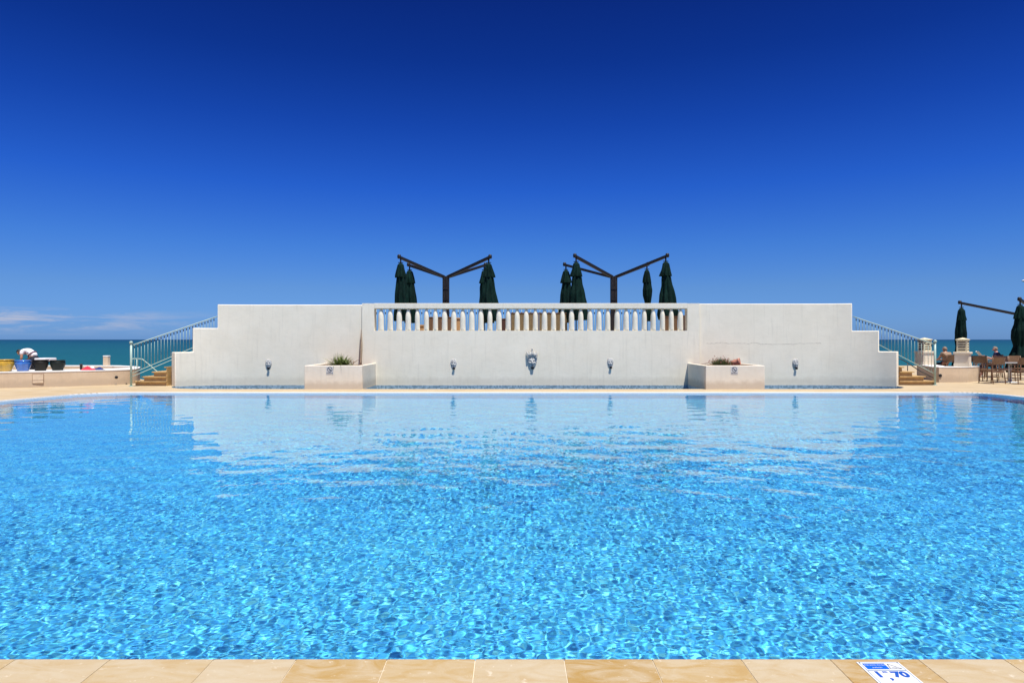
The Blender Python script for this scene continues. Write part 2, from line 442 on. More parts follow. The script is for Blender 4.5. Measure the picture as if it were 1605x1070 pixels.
# ------------------------------------------------------------------ pool water (real ripples, real refraction)
def water():
    xs = np.arange(-14.7, 14.5, .018)
    ys = [NEAR - .03]
    while ys[-1] < 20.55: ys.append(ys[-1] + .0115 + .0015 * (ys[-1] - 3.4))
    ys = np.array(ys); X, Y = np.meshgrid(xs, ys); X = X.astype(np.float64)
    rng = np.random.default_rng(5)
    def field(N, l0, l1, s0, th0=None, spread=PI):
        Z = np.zeros_like(X)
        for i in range(N):
            lam = l0 * (l1 / l0) ** rng.random()
            th = rng.uniform(0, 2*PI) if th0 is None else th0 + rng.normal() * spread
            kk = 2*PI / lam
            w = 2.2 * np.sin(X*rng.uniform(.2, 1.1) + Y*rng.uniform(-.5, .5) + rng.uniform(0, 6)) * np.sin(Y*rng.uniform(.2, 1.2) + rng.uniform(0, 6))
            Z += s0 / kk * np.sin(kk*(X*math.cos(th) + Y*math.sin(th)) + rng.uniform(0, 6.3) + w)
        return Z
    def lump(sc, seed):
        r = np.random.default_rng(seed); Q = np.zeros_like(X)
        for i in range(9):
            th = r.uniform(0, 2*PI); kk = r.uniform(.5, 1.6) * sc
            Q += np.sin(kk*(X*math.cos(th) + Y*math.sin(th)) + r.uniform(0, 6.3) + .7*np.sin(X*.6*sc + r.uniform(0, 6)))
        return Q / 3.0
    sm = lambda x: 1 / (1 + np.exp(-x))
    fine = field(44, .045, .085, .0070)
    mid = field(46, .07, .15, .0066)
    big = field(22, .26, 1.1, .0052, PI/2, .8)
    # calm in the far left, choppier in the middle, the right and the foreground
    calm = sm((-(X + 2.5) - .22*(20 - Y)) / 1.3) * sm((Y - 7.8) / 1.2)
    far = sm((Y - 16.8) / 1.2)
    patch = .62 + .38 * np.tanh(1.1 * lump(1.0, 1)); patch2 = .75 + .3 * np.tanh(lump(2.3, 2))
    chop = sm((-X - .6) / 1.8) * sm((7.2 - Y) / 1.0)
    af = (.78+.30*patch) * (1 - .95*calm) * (1 - .5*far) * (1 + .22*chop)
    am = (.62 + .5*patch) * (1 + .28*np.tanh(lump(.55, 9))) * (1 - .82*calm) * (1 - .45*far)
    breeze = 1 + .45*np.exp(-((Y - 10.5) / 3.0)**2)*(1 - calm)
    Z = fine*af*FINE*breeze + mid*am*MIDA*breeze + big*breeze*(1 - .45*far)*(1 - .35*calm)*(.8 + .35*patch)
    ZX = np.diff(Z, axis=1) / .018
    print('slope rms near', ZX[:200].std(), 'far', ZX[-100:].std(), X.shape)
    ny, nx = X.shape
    V = np.stack([X, Y, Z + WZL], -1).reshape(-1, 3).astype(np.float32)
    # keep only the faces inside the pool
    out = offset_poly(pool, .012)
    px = np.array([p[0] for p in out]); py = np.array([p[1] for p in out])
    row_in = np.zeros((ny - 1, nx - 1), bool)
    xc = (xs[:-1] + xs[1:]) / 2; yc = (ys[:-1] + ys[1:]) / 2
    for r_ in range(ny - 1):
        y = max(yc[r_], NEAR + .02); xi = []
        for i in range(len(px)):
            x0, y0, x1, y1 = px[i-1], py[i-1], px[i], py[i]
            if (y0 > y) != (y1 > y): xi.append(x0 + (y-y0)/(y1-y0)*(x1-x0))
        if len(xi) >= 2: row_in[r_] = (xc > min(xi)) & (xc < max(xi))
    a = (np.arange(ny-1)[:, None]*nx + np.arange(nx-1)[None])[row_in]
    Fc = np.stack([a, a+1, a+nx+1, a+nx], 1)
    used = np.unique(Fc); remap = np.zeros(len(V), np.int32); remap[used] = np.arange(len(used)); V = V[used]; Fc = remap[Fc].astype(np.int32)
    me = bpy.data.meshes.new('pool_water'); me.vertices.add(len(V)); me.vertices.foreach_set('co', V.ravel())
    me.loops.add(Fc.size); me.loops.foreach_set('vertex_index', Fc.ravel()); me.polygons.add(len(Fc))
    me.polygons.foreach_set('loop_start', np.arange(0, Fc.size, 4, dtype=np.int32)); me.update(calc_edges=True)
    me.polygons.foreach_set('use_smooth', np.ones(len(Fc), bool)); me.update()
    o = bpy.data.objects.new('pool_water', me); COL.objects.link(o)
    g = bpy.data.materials.new('clear_pool_water'); g.use_nodes = True; nt = g.node_tree; nt.nodes.clear()
    ou = nt.nodes.new('ShaderNodeOutputMaterial'); gl = nt.nodes.new('ShaderNodeBsdfGlass'); gl.inputs['Roughness'].default_value = 0; gl.inputs['IOR'].default_value = 1.333
    gl.inputs['Color'].default_value = (.98, 1, 1, 1)
    nt.links.new(gl.outputs[0], ou.inputs[0]); me.materials.append(g)
    o.cycles.is_caustics_caster = True
    return tag(o, kind='structure')
FINE = .66; MIDA = .42; WZL = -.035
water()

# ------------------------------------------------------------------ near coping stones
jx = [-620, -480, -330, -190, -115, 26, 174, 336, 465, 607, 745, 884, 1022, 1161, 1300, 1438, 1572, 1712, 1850, 2000, 2150]
bmn = bmesh.new()
tl = bmn.faces.layers.float_color.new('tone') if False else None
tones = [.3, .7, .1, .5, .35, .22, .30, .12, .80, .55, .2, .95, .62, .18, .85, .22, .5, .4, .7, .2]
verts = []; faces = []; tvals = []
for i in range(len(jx) - 1):
    x0 = (jx[i] - CX) * NEAR / F + .0019; x1 = (jx[i+1] - CX) * NEAR / F - .0019
    s = len(verts); y1 = NEAR + .012; y0 = 2.203
    prof = [(y0, -.02), (y0, .012), (y1 - .022, .012), (y1 - .010, .009), (y1 - .003, .002), (y1, -.012), (y1, -.034), (y1 - .03, -.036)]
    for x in (x0, x1):
        for y, z in prof: verts.append((x, y, z))
    npf = len(prof)
    for j in range(npf - 1): faces.append((s+j, s+npf+j, s+npf+j+1, s+j+1)); tvals.append(tones[i])
    faces.append(tuple(range(s, s+npf))); tvals.append(tones[i]); faces.append(tuple(reversed(range(s+npf, s+2*npf)))); tvals.append(tones[i])
me = bpy.data.meshes.new('pool_coping'); me.from_pydata(verts, [], faces)
at = me.attributes.new('tone', 'FLOAT', 'FACE')
for i, t in enumerate(tvals): at.data[i].value = t
me.materials.append(M['coping']); co = bpy.data.objects.new('pool_coping', me); COL.objects.link(co)
bm = bmesh.new(); bm.from_mesh(me); bmesh.ops.recalc_face_normals(bm, faces=bm.faces[:]); bm.to_mesh(me); bm.free()
tag(co, kind='structure')
mb = MB(); mb.box(-20, 20, 2.206, NEAR - .012, -.03, .0085)
mb.build('grout_bed', M['grout'], co)

# ------------------------------------------------------------------ depth sign on the coping
def depth_sign():
    Y1 = 3.362; X0 = 1.694; X1 = 1.902; Y0 = 3.125
    root = empty('depth_sign', ((X0+X1)/2, (Y0+Y1)/2, .0125), 'blue and white enamel depth sign reading 1,70 on the amber coping stones', 'sign')
    w = (X1-X0)/2; h = (Y1-Y0)/2
    mb = MB(); mb.box(-w, w, -h, h, 0, .003, bev=.001); mb.build('plate', M['plate'], root)
    def fr(x0, x1, y0, y1, t, z, name, mat):
        mb = MB()
        mb.box(x0, x1, y1-t, y1, z, z+.0006); mb.box(x0, x1, y0, y0+t, z, z+.0006)
        mb.box(x0, x0+t, y0+t, y1-t, z, z+.0006); mb.box(x1-t, x1, y0+t, y1-t, z, z+.0006)
        return mb.build(name, mat, root)
    m = .009; split = h - .088
    fr(-w+m, w-m, split, h-m, .0022, .0031, 'frame_line', M['steelgrey'])
    fr(-w+m, w-m, -h+m, split-.003, .0026, .0031, 'frame_line', M['steelgrey'])
    mb = MB(); mb.box(-w+m+.010, .022, split+.012, h-m-.010, .0031, .0037); mb.build('blue_panel', M['blueink'], root)
    text_mesh('Attenzione, Fondale', .0128, 'lettering', M['plate'], root, ((-w+m+.010+.022)/2, h-m-.026, .0038), depth=.0004)
    text_mesh('profondo', .0125, 'lettering', M['plate'], root, ((-w+m+.010+.022)/2, split+.028, .0038), depth=.0004)
    mb = MB(); cx = .056; tri = [(cx-.028, split+.016), (cx+.026, split+.016), (cx-.020, h-m-.014)]
    for i in range(3):
        a = tri[i]; b = tri[(i+1) % 3]; mb.bar((*a, .0034), (*b, .0034), .003, .0008)
    mb.bar((cx-.014, split+.030, .0034), (cx+.006, split+.024, .0034), .0025, .0008)
    mb.build('warning_triangle', M['ink'], root)
    ty = split - .042
    text_mesh('1', .072, 'numeral', M['blueink2'], root, (-.060, ty, .0034), sx=1.0, depth=.0004, bold=.0042)
    text_mesh(',', .075, 'numeral', M['blueink2'], root, (-.022, ty-.022, .0034), depth=.0004, bold=.003)
    text_mesh('m', .030, 'numeral', M['blueink2'], root, (-.020, split-.016, .0034), depth=.0004, bold=.001)
    text_mesh('70', .072, 'numeral', M['blueink2'], root, (.042, ty, .0034), sx=1.05, depth=.0004, bold=.0038)
    for x in (-w+m+.002, w-m-.002):
        for y in (-h+m+.002, h-m-.002):
            mb = MB(); mb.lathe([(.0035, .003), (.0035, .0048), (.002, .0055)], (x, y, 0), 10); mb.build('corner_screw', M['ink'], root)
depth_sign()

# ------------------------------------------------------------------ fountain wall
ZT = 2.84
wall = empty('fountain_wall', (0, 24.3, 0), 'long white plastered wall with stepped ends and a row of balusters behind the pool', 'wall')
wall.location = (0, 0, 0)
def offpt(plan, i, d):
    p = Vector(plan[i])
    a = Vector(plan[max(0, i-1)]); b = Vector(plan[min(len(plan)-1, i+1)]); t = (b-a).normalized()
    return p + Vector((-t.y, t.x)) * d
fp = front_plan; nL = len(innerL)
back = [offpt(fp, i, TH) for i in range(len(fp))]
mb = MB()
def seg_top(i):
    x = (fp[i][0] + fp[i+1][0]) / 2
    if x < innerL0[2][0]: return 1.165
    if x < innerL0[4][0]: return 2.005
    if x > innerR0[4][0]: return 1.185
    if x > innerR0[2][0]: return 1.905
    return ZT if x < 0 else 2.875
CXL = WX(567, 24.2); CXR = WX(1097, 24.2)          # centre block
OL = WX(586, 24.2); OR = WX(1078, 24.2)
tops = [seg_top(i) for i in range(len(fp)-1)]
LV = [-.3, 1.165, 2.005, ZT]; RV = [-.3, 1.185, 1.905, 2.875]
def col_(i, end=None):
    f_ = tuple(fp[i]); b_ = (back[i].x, back[i].y); return f_, b_
def half(idx, lv, cap_x, right_):
    V = {}
    def g(key, z):
        k_ = (key, round(z, 3))
        if k_ not in V: V[k_] = mb.bm.verts.new((key[0], key[1], z))
        return V[k_]
    cols = [col_(i) for i in idx]; tp = [tops[i] for i in idx[:-1]]
    if right_: cols = [((cap_x, 24.3), (cap_x, 24.63))] + cols; tp = [lv[-1]] + tp
    else: cols = cols + [((cap_x, 24.3), (cap_x, 24.63))]; tp = tp + [lv[-1]]
    for i in range(len(tp)):
        (a, A), (b, B) = cols[i], cols[i+1]; ll = [z for z in lv if z <= tp[i] + 1e-6]
        for z0, z1 in zip(ll[:-1], ll[1:]):
            mb._f([g(a, z0), g(b, z0), g(b, z1), g(a, z1)]); mb._f([g(A, z0), g(A, z1), g(B, z1), g(B, z0)])
        t = ll[-1]; mb._f([g(a, t), g(b, t), g(B, t), g(A, t)])
        nt_ = tp[i+1] if i+1 < len(tp) else -.3; pt_ = tp[i-1] if i else -.3
        for key, oth in (((b, B), nt_), ((a, A), pt_)):
            for z0, z1 in zip(lv[:-1], lv[1:]):
                if z0 >= oth - 1e-6 and z1 <= t + 1e-6: mb._f([g(key[0], z0), g(key[1], z0), g(key[1], z1), g(key[0], z1)])
half(list(range(nL)), LV, CXL-.003, False)
half(list(range(nL, len(fp))), RV, CXR+.003, True)
wb = mb.build('wall_body', M['wall'], wall)
for p_ in wb.data.polygons: p_.use_smooth = True
wb.data.set_sharp_from_angle(angle=R(25))
bv = wb.modifiers.new('b', 'BEVEL'); bv.width = .022; bv.segments = 2; bv.limit_method = 'ANGLE'; bv.angle_limit = R(40)
# centre block, battered towards its base
mb = MB()
ys_prof = [(-.3, 24.215), (1.0, 24.225), (1.915, 24.235)]
def cb(x0, x1, prof, back=24.62):
    n_ = len(prof)
    L_ = [mb.bm.verts.new((x0, y, z)) for z, y in prof] + [mb.bm.verts.new((x0, back, prof[-1][0])), mb.bm.verts.new((x0, back, prof[0][0]))]
    R_ = [mb.bm.verts.new((x1, y, z)) for z, y in prof] + [mb.bm.verts.new((x1, back, prof[-1][0])), mb.bm.verts.new((x1, back, prof[0][0]))]
    q = len(L_)
    for i in range(q): mb._f([L_[i], R_[i], R_[(i+1) % q], L_[(i+1) % q]])
    mb._f(L_); mb._f(list(reversed(R_)))
full = ys_prof + [(2.885, 24.245)]
cb(CXL, OL, full); cb(OR, CXR, full); cb(OL, OR, ys_prof)
cw = mb.build('centre_block', M['wall'], wall)
mb = MB(); mb.box(OL, OR, 24.245, 24.60, 2.70, 2.887, bev=.012)
mb.build('lintel', M['wall'], wall)
mb = MB(); 
# spandrel with shallow arches between baluster heads
n_b = 34; s_b = (WX(1067, 24.3) - WX(597, 24.3)) / (n_b - 1); x_b0 = WX(597, 24.3)
for i in range(-1, n_b):
    xa = max(OL, x_b0 + s_b*i); xb = min(OR, x_b0 + s_b*(i+1))
    if xb - xa < .03: continue
    m_ = 8; top = []; 
    for j in range(m_+1):
        u = j/m_; x = xa + (xb-xa)*u; top.append((x, 2.645 + .04*math.sqrt(max(0, 1-(2*u-1)**2))))
    for j in range(m_):
        (x0, z0), (x1, z1) = top[j], top[j+1]
        v = [mb.bm.verts.new(c) for c in ((x0,24.40,z0),(x1,24.40,z1),(x1,24.40,2.702),(x0,24.40,2.702),(x0,24.46,z0),(x1,24.46,z1),(x1,24.46,2.702),(x0,24.46,2.702))]
        mb._f([v[0],v[1],v[2],v[3]]); mb._f([v[4],v[7],v[6],v[5]]); mb._f([v[0],v[4],v[5],v[1]])
mb.build('arched_spandrel', M['wall'], wall)
mb = MB()
prof = []
for j in range(15):
    t = j/14; z = .785*t
    r = .102 * (1 - .05*t) if t < .5 else .0995 * math.sqrt(max(.03, 1 - ((t-.5)/.505)**2.1))
    prof.append((r, z))
mb.lathe(prof, (0, 0, 0), 20, sy=.9)
bal = mb.build('baluster', M['wall'], wall)
for i in range(n_b):
    o = bal if i == 0 else bal.copy()
    if i: COL.objects.link(o)
    o.location = (x_b0 + s_b*i + random.uniform(-.004, .004), 24.345, 1.913); o.rotation_euler = (0, 0, random.uniform(0, 6))

# ------------------------------------------------------------------ basins in front of the wall
bl = ['grey blue tiled trough left of the planter with the spiky plant', 'long grey blue tiled trough in the middle between the two planters', 'grey blue tiled trough right of the planter with the clay pot']
for poly, lab in zip(basins, bl):
    mb = MB(); n_ = len(poly)
    pin = poly
    a = [mb.bm.verts.new((p[0], p[1], -.004)) for p in pin]; b = [mb.bm.verts.new((p[0], p[1], -.45)) for p in pin]
    for i in range(n_): mb._f([a[i], a[(i+1) % n_], b[(i+1) % n_], b[i]])
    mb._f(b)
    root = empty('fountain_trough', (sum(p[0] for p in poly)/n_, 22.5, 0), lab, 'trough', 'tiled troughs below the fountain wall')
    o = mb.build('tile_lining', M['basin'], root); o.location = -root.location
    # strip of mosaic on the foot of the wall, proud of the plaster
    mb = MB()
    if poly is b2: mb.box(-4.81, 6.21, 24.20, 24.212, -.40, -.02)
    elif poly is b1:
        q = [(x, y) for x, y in innerL]
        for i in range(len(q)-1): mb.prism([(q[i][0], q[i][1]-.02), (q[i+1][0], q[i+1][1]-.02), (q[i+1][0], q[i+1][1]-.006), (q[i][0], q[i][1]-.006)], -.40, -.02)
        mb.box(-9.1, -6.70, 24.28, 24.294, -.40, -.02)
    else:
        q = innerR
        for i in range(len(q)-1): mb.prism([(q[i][0], q[i][1]-.02), (q[i+1][0], q[i+1][1]-.02), (q[i+1][0], q[i+1][1]-.006), (q[i][0], q[i][1]-.006)], -.40, -.02)
        mb.box(8.15, 10.85, 24.28, 24.294, -.40, -.02)
    o = mb.build('tile_skirt', M['basin'], root); o.location = -root.location
    m, nt, bb = newmat('trough_water'); bb.inputs['Base Color'].default_value = (.05, .14, .20, 1); bb.inputs['Roughness'].default_value = .05
    bump(nt, bb, noise_(nt, wcoords(nt), 9, 3), .25, .02)
    mb = MB(); q = offset_poly(poly, -.004); mb._f([mb.bm.verts.new((p[0], p[1], -.21)) for p in q])
    o = mb.build('trough_water', m, root); o.location = -root.location

# ------------------------------------------------------------------ planters
def planter(x0, x1, label):
    root = empty('wall_planter', ((x0+x1)/2, 23, 0), label, 'planter', 'plastered planters against the fountain wall')
    mb = MB(); y0, y1 = 21.95, 24.29; t = .12; zt = .765
    mb.box(x0, x1, y0, y0+t, -.3, zt); mb.box(x0, x0+t, y0+t, y1, -.3, zt); mb.box(x1-t, x1, y0+t, y1, -.3, zt)
    bmesh.ops.remove_doubles(mb.bm, verts=mb.bm.verts[:], dist=.0005)
    o = mb.build('planter_wall', M['planter'], root); o.location = -root.location
    bv = o.modifiers.new('b', 'BEVEL'); bv.width = .02; bv.segments = 2; bv.limit_method = 'ANGLE'; bv.angle_limit = R(50)
    mb = MB(); nx, ny = 30, 30; vs = {}
    for i in range(nx+1):
        for j in range(ny+1):
            x = x0+t*.5 + (x1-x0-t)*i/nx; y = y0+t*.5 + (y1-y0-t*.5)*j/ny
            vs[i, j] = mb.bm.verts.new((x, y, .70 + .05*noise.noise(Vector((x*4, y*4, 0))) + .03*noise.noise(Vector((x*14, y*14, 3)))))
    for i in range(nx):
        for j in range(ny): mb._f([vs[i,j], vs[i+1,j], vs[i+1,j+1], vs[i,j+1]], True)
    o = mb.build('soil', M['soil'], root); o.location = -root.location
    return root
PLx0, PLx1 = -6.68, -4.83; PRx0, PRx1 = 6.23, 8.13
planter(PLx0, PLx1, 'cream plastered planter holding the spiky green plant')
planter(PRx0, PRx1, 'cream plastered planter holding the flowering plant and the toppled clay pot')

def blade(mb, base, dirv, length, w, droop, seg=6, fold=.25):
    d = Vector(dirv).normalized(); side = d.cross(Vector((0, 0, 1)))
    side = side.normalized() if side.length > .05 else Vector((1, 0, 0))
    p = Vector(base); rows = []
    for i in range(seg+1):
        t = i/seg; ww = w * (1 - t**1.6) * (.75 + .5*math.sin(PI*min(1, t*1.4)))
        up = side.cross(d).normalized()
        rows.append((p - side*ww/2 + up*ww*fold, p.copy(), p + side*ww/2 + up*ww*fold))
        p = p + d * length/seg; d = (d + Vector((0, 0, -droop/seg))).normalized()
    V = [[mb.bm.verts.new(c) for c in r] for r in rows]
    for i in range(seg):
        mb._f([V[i][0], V[i][1], V[i+1][1], V[i+1][0]], True); mb._f([V[i][1], V[i][2], V[i+1][2], V[i+1][1]], True)

root = empty('spiky_plant', (WX(535, 22.45), 22.45, .73), 'dark green spiky rosette plant growing in the left planter', 'plant')
mb = MB()
for i in range(230):
    a = random.uniform(0, 2*PI); el = R(random.choice([random.uniform(-6, 25), random.uniform(10, 55), random.uniform(30, 85)]))
    L_ = random.uniform(.36, .56) * (.86 if el > R(50) else 1)
    off = Vector((random.gauss(0, .09), random.gauss(0, .09), random.uniform(0, .06)))
    blade(mb, off, (math.cos(a)*math.cos(el), math.sin(a)*math.cos(el), math.sin(el)), L_, random.uniform(.026, .042), random.uniform(.2, .7))
mb.build('leaves', M['agave'], root)
mb = MB()
for s in ([(.33,-.1,0),(.42,-.12,.10),(.55,-.1,.19),(.70,-.08,.24)], [(.36,-.1,0),(.36,-.1,.12),(.30,-.1,.26)], [(.5,-.1,0),(.62,-.15,.05),(.75,-.15,.04)], [(.40,-.2,.02),(.46,-.2,.10),(.45,-.2,.19)], [(-.6,-.2,.02),(-.45,-.25,.06),(-.35,-.25,.03)]):
    mb = MB(); mb.tube(s, .012, 6, r1=.006); mb.build('dry_stalk', M['stem'], root)

mb = MB(); rows = []  # narrow tan strip tapering to a point, set upright in the wall corner
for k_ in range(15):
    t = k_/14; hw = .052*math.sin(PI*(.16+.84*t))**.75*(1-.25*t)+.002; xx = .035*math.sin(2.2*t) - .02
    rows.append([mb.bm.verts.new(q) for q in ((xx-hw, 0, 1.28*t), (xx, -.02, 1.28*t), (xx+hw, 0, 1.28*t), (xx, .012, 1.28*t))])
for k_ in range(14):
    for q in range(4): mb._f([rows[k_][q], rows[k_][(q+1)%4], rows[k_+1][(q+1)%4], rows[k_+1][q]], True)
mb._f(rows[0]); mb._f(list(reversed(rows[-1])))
o = mb.build('tan_pointed_strip', M['tanstrip']); o.location = (WX(565.3, 24.15), 24.18, .70)
tag(o, 'tall narrow pointed tan strip upright in the wall corner beside the spiky plant', 'dry leaf')
root = empty('flowering_plant', (WX(1131, 22.4), 22.4, .73), 'grey green flowering plant with dull red tips in the right planter', 'plant')
mb = MB(); fl = []
for i in range(430):
    a = random.uniform(0, 2*PI); r_ = random.uniform(0, .26); el = R(random.uniform(20, 88))
    b0 = Vector((r_*math.cos(a)*1.1, r_*math.sin(a)*.8, random.uniform(0, .05)))
    L_ = random.uniform(.14, .33) * (1.1 - r_*1.2)
    d_ = Vector((math.cos(a)*math.cos(el), math.sin(a)*math.cos(el), math.sin(el)))
    blade(mb, b0, d_, L_, random.uniform(.014, .028), random.uniform(0, .5), 4)
    if random.random() < .13: fl.append(b0 + d_*L_)
mb.build('leaves', M['succ'], root)
mb = MB()
for p in fl:
    for _ in range(3):
        q = p + Vector((random.gauss(0, .012), random.gauss(0, .012), random.gauss(.0, .012)))
        mb.ball(q, random.uniform(.007, .013), n=5)
mb.build('blossom', M['bloom'], root)
mb = MB()
for s in ([(-.55,-.1,.02),(-.42,-.15,.06),(-.28,-.12,.05)], [(-.62,.4,.02),(-.35,.3,.10),(-.2,.2,.05)], [(.42,-.1,.03),(.75,-.1,.05),(1.05,.1,.03)], [(.5,-.25,.02),(.8,-.2,.04)]):
    mb = MB(); mb.tube(s, .010, 6, r1=.006); mb.build('dry_stalk', M['stem'], root)
# toppled clay pot
root = empty('clay_pot', (WX(1152, 22.5), 22.45, .83), 'toppled pink terracotta pot lying on the soil of the right planter', 'pot')
prof = [(.06, -.15), (.075, -.145), (.095, .0), (.105, .09), (.118, .095), (.12, .15), (.108, .152), (.09, .09), (.07, -.12)]
mb = MB(); mb.lathe(prof, (0,0,0), 20, cap=False); mb._f  # open pot
o = mb.build('pot_body', M['terracotta'], root); o.rotation_euler = (R(78), 0, R(65)); o.location = (0, 0, .02)
mb = MB(); mb.lathe(prof[5:7], (0,0,.001), 20, cap=False); 
o = mb.build('pot_rim', M['terracotta'], root); o.rotation_euler = (R(78), 0, R(65)); o.location = (0, 0, .02)
mb = MB()
for i in range(70):
    a = random.uniform(0, 2*PI); el = R(random.uniform(5, 70)); b0 = Vector((-.12+random.gauss(0,.08), -.08+random.gauss(0,.05), -.07))
    blade(mb, b0, (math.cos(a)*math.cos(el), math.sin(a)*math.cos(el), math.sin(el)), random.uniform(.08,.18), .018, .6, 4)
tag(mb.build('trailing_plant', M['bloom']), 'low dull red succulent creeping in front of the toppled clay pot', 'plant').location = (WX(1148, 22.5), 22.5, .78)

# small enamel notices on the planters
def notice(px, label):
    x = WX(px, 21.95)
    root = empty('notice_plate', (x, 21.945, WZ(580.5, 21.95)), label, 'sign', 'small round symbol notices on the planters')
    mb = MB(); mb.box(-.115, .115, -.004, .006, -.115, .125, bev=.002); mb.build('plate', M['noticeplate'], root)
    mb = MB(); n_ = 28; r0, r1 = .066, .083
    ring = []
    for k_ in range(n_):
        a = 2*PI*k_/n_
        ring.append([mb.bm.verts.new((r*math.cos(a), -.0065, .035 + r*math.sin(a))) for r in (r0, r1)])
    for k_ in range(n_): mb._f([ring[k_][0], ring[k_][1], ring[(k_+1) % n_][1], ring[(k_+1) % n_][0]])
    mb.bar((-.05, -.0075, .085), (.055, -.0075, -.02), .004, .02)
    mb.bar((-.02, -.0068, .02), (.035, -.0068, .03), .004, .016)
    mb.build('round_symbol', M['ink'], root)
    mb = MB(); xx = -.10
    while xx < .095:
        w_ = random.uniform(.008, .02); mb.box(xx, min(xx+w_, .1), -.0066, -.0046, -.092, -.072 + random.uniform(-.002, .005)); xx += w_ + .006
    mb.build('lettering_line', M['ink'], root)
notice(517, 'small white notice with struck through circle on the left planter below the spiky plant')
notice(1151, 'small white notice with struck through circle on the right planter below the clay pot')

# ------------------------------------------------------------------ stone masks
def mask(name, x, y, z, w, h, label, group=None, crest=False):
    root = empty(name, (x, y, z), label, 'fountain mask', group)
    mb = MB(); nu, nv = 44, 60
    def G(u, v, cu, cv, su, sv): return math.exp(-((u-cu)/su)**2 - ((v-cv)/sv)**2)
    def width(v):   # v -1 chin .. 1 top
        return (.5 + .5*math.sqrt(max(0, 1 - max(0, (v-.1)/.92)**2))) if v > .1 else (1 - .62*(max(0, (.1-v))/1.1)**1.5)
    V = {}
    for i in range(nu+1):
        for j in range(nv+1):
            u = -1 + 2*i/nu; v = -1 + 2*j/nv
            e = max(0, 1 - abs(u)**2.4) ** .5
            tv = max(0, 1 - abs(v)**4) ** .5
            hgt = .62 * e * tv
            hgt += .24*G(u, v, 0, -.22, .30, .28) + .30*G(u, v, 0, .02, .15, .30)       # muzzle, nose
            hgt += .17*(G(u, v, -.38, .32, .26, .10) + G(u, v, .38, .32, .26, .10))        # brows
            hgt -= .26*(G(u, v, -.36, .14, .15, .10) + G(u, v, .36, .14, .15, .10))        # eyes
            hgt += .10*(G(u, v, -.36, .13, .07, .05) + G(u, v, .36, .13, .07, .05))
            hgt += .14*(G(u, v, -.50, -.15, .2, .2) + G(u, v, .50, -.15, .2, .2))          # cheeks
            hgt -= .32*G(u, v, 0, -.50, .30, .07)                                          # mouth
            r_ = math.hypot(u, v*.8); ang = math.atan2(v, u)
            hgt += .075*math.sin(ang*11 + 2*math.sin(v*7)) * min(1, max(0, (r_-.62)/.2)) * e**.5   # mane locks
            if v > .45: hgt += .07*math.sin(u*17 + v*3) * (v-.45)*2
            if u in (-1, 1) or v in (-1, 1): hgt = -.05
            V[i, j] = mb.bm.verts.new((u*w/2*width(v), -max(-.03, hgt)*w*(.28 if not crest else .32), v*h/2))
    for i in range(nu):
        for j in range(nv): mb._f([V[i,j], V[i+1,j], V[i+1,j+1], V[i,j+1]], True)
    mb.build('face', M['stonemask'], root)
    if crest:
        mb = MB()
        for (a, L_, ww) in ((90, .30, .10), (72, .25, .085), (108, .25, .085), (55, .27, .085), (125, .27, .085), (30, .14, .06), (150, .14, .06)):
            a = R(a); d_ = Vector((math.cos(a), 0, math.sin(a))); s_ = Vector((-d_.z, 0, d_.x)); b0 = Vector((d_.x*w*.26, -.03, h*.30 + d_.z*.02))
            rows = []
            for k_ in range(9):
                t = k_/8; hw = ww*.5*math.sin(PI*min(1, .12 + t*.88))**.7 + .002
                c_ = b0 + d_*L_*t; c_.y = -.05 - .06*math.sin(PI*t)
                rows.append([mb.bm.verts.new(q) for q in (c_ - s_*hw + Vector((0,.035,0)), c_ - s_*hw*.45, c_ + Vector((0,.022,0)), c_ + s_*hw*.45, c_ + s_*hw + Vector((0,.035,0)))])
            for k_ in range(8):
                for q in range(4): mb._f([rows[k_][q], rows[k_][q+1], rows[k_+1][q+1], rows[k_+1][q]], True)
        mb.ball((0, -.07, h*.30+.33), .03, n=7)
        for s in (-1, 1): mb.ball((s*w*.42, -.05, h*.44), .035, n=7)
        mb.build('leaf_crest', M['stonemask'], root)
    mb = MB(); zc = -h*.52; rr = .042 if not crest else .05
    mb.lathe([(rr, 0), (rr, .02), (rr*1.1, .02), (rr*1.1, .036), (rr*.7, .036), (rr*.65, .005)], (0,0,0), 18)
    o = mb.build('spout', M['black'], root); o.rotation_euler = (R(90), 0, 0); o.location = (.012, -.03, zc)
    return root
for px, yy, py, lab in ((421, 24.29, 570, 'small stone face spout on the wall left of the spiky plant planter'),
                        (711, 24.225, 570, 'small stone face spout between the left planter and the crested mask'),
                        (956.5, 24.225, 568.5, 'small stone face spout between the crested mask and the right planter'),
                        (1247, 24.29, 569.5, 'small stone face spout on the wall right of the clay pot planter')):
    mask('stone_mask', WX(px, yy), yy, WZ(py, yy), .225, .32, lab, 'small face spouts along the fountain wall')
mask('crested_mask', WX(834, 24.22), 24.225, WZ(567, 24.22), .35, .42, 'large bearded stone mask with leafy crest in the middle of the wall', None, True)

# ------------------------------------------------------------------ upper terrace behind the wall
mb = MB(); mb.box(-10.2, 11.6, 24.64, 33.5, -4.9, 1.42)
tag(mb.build('upper_terrace', M['deck']), kind='structure')

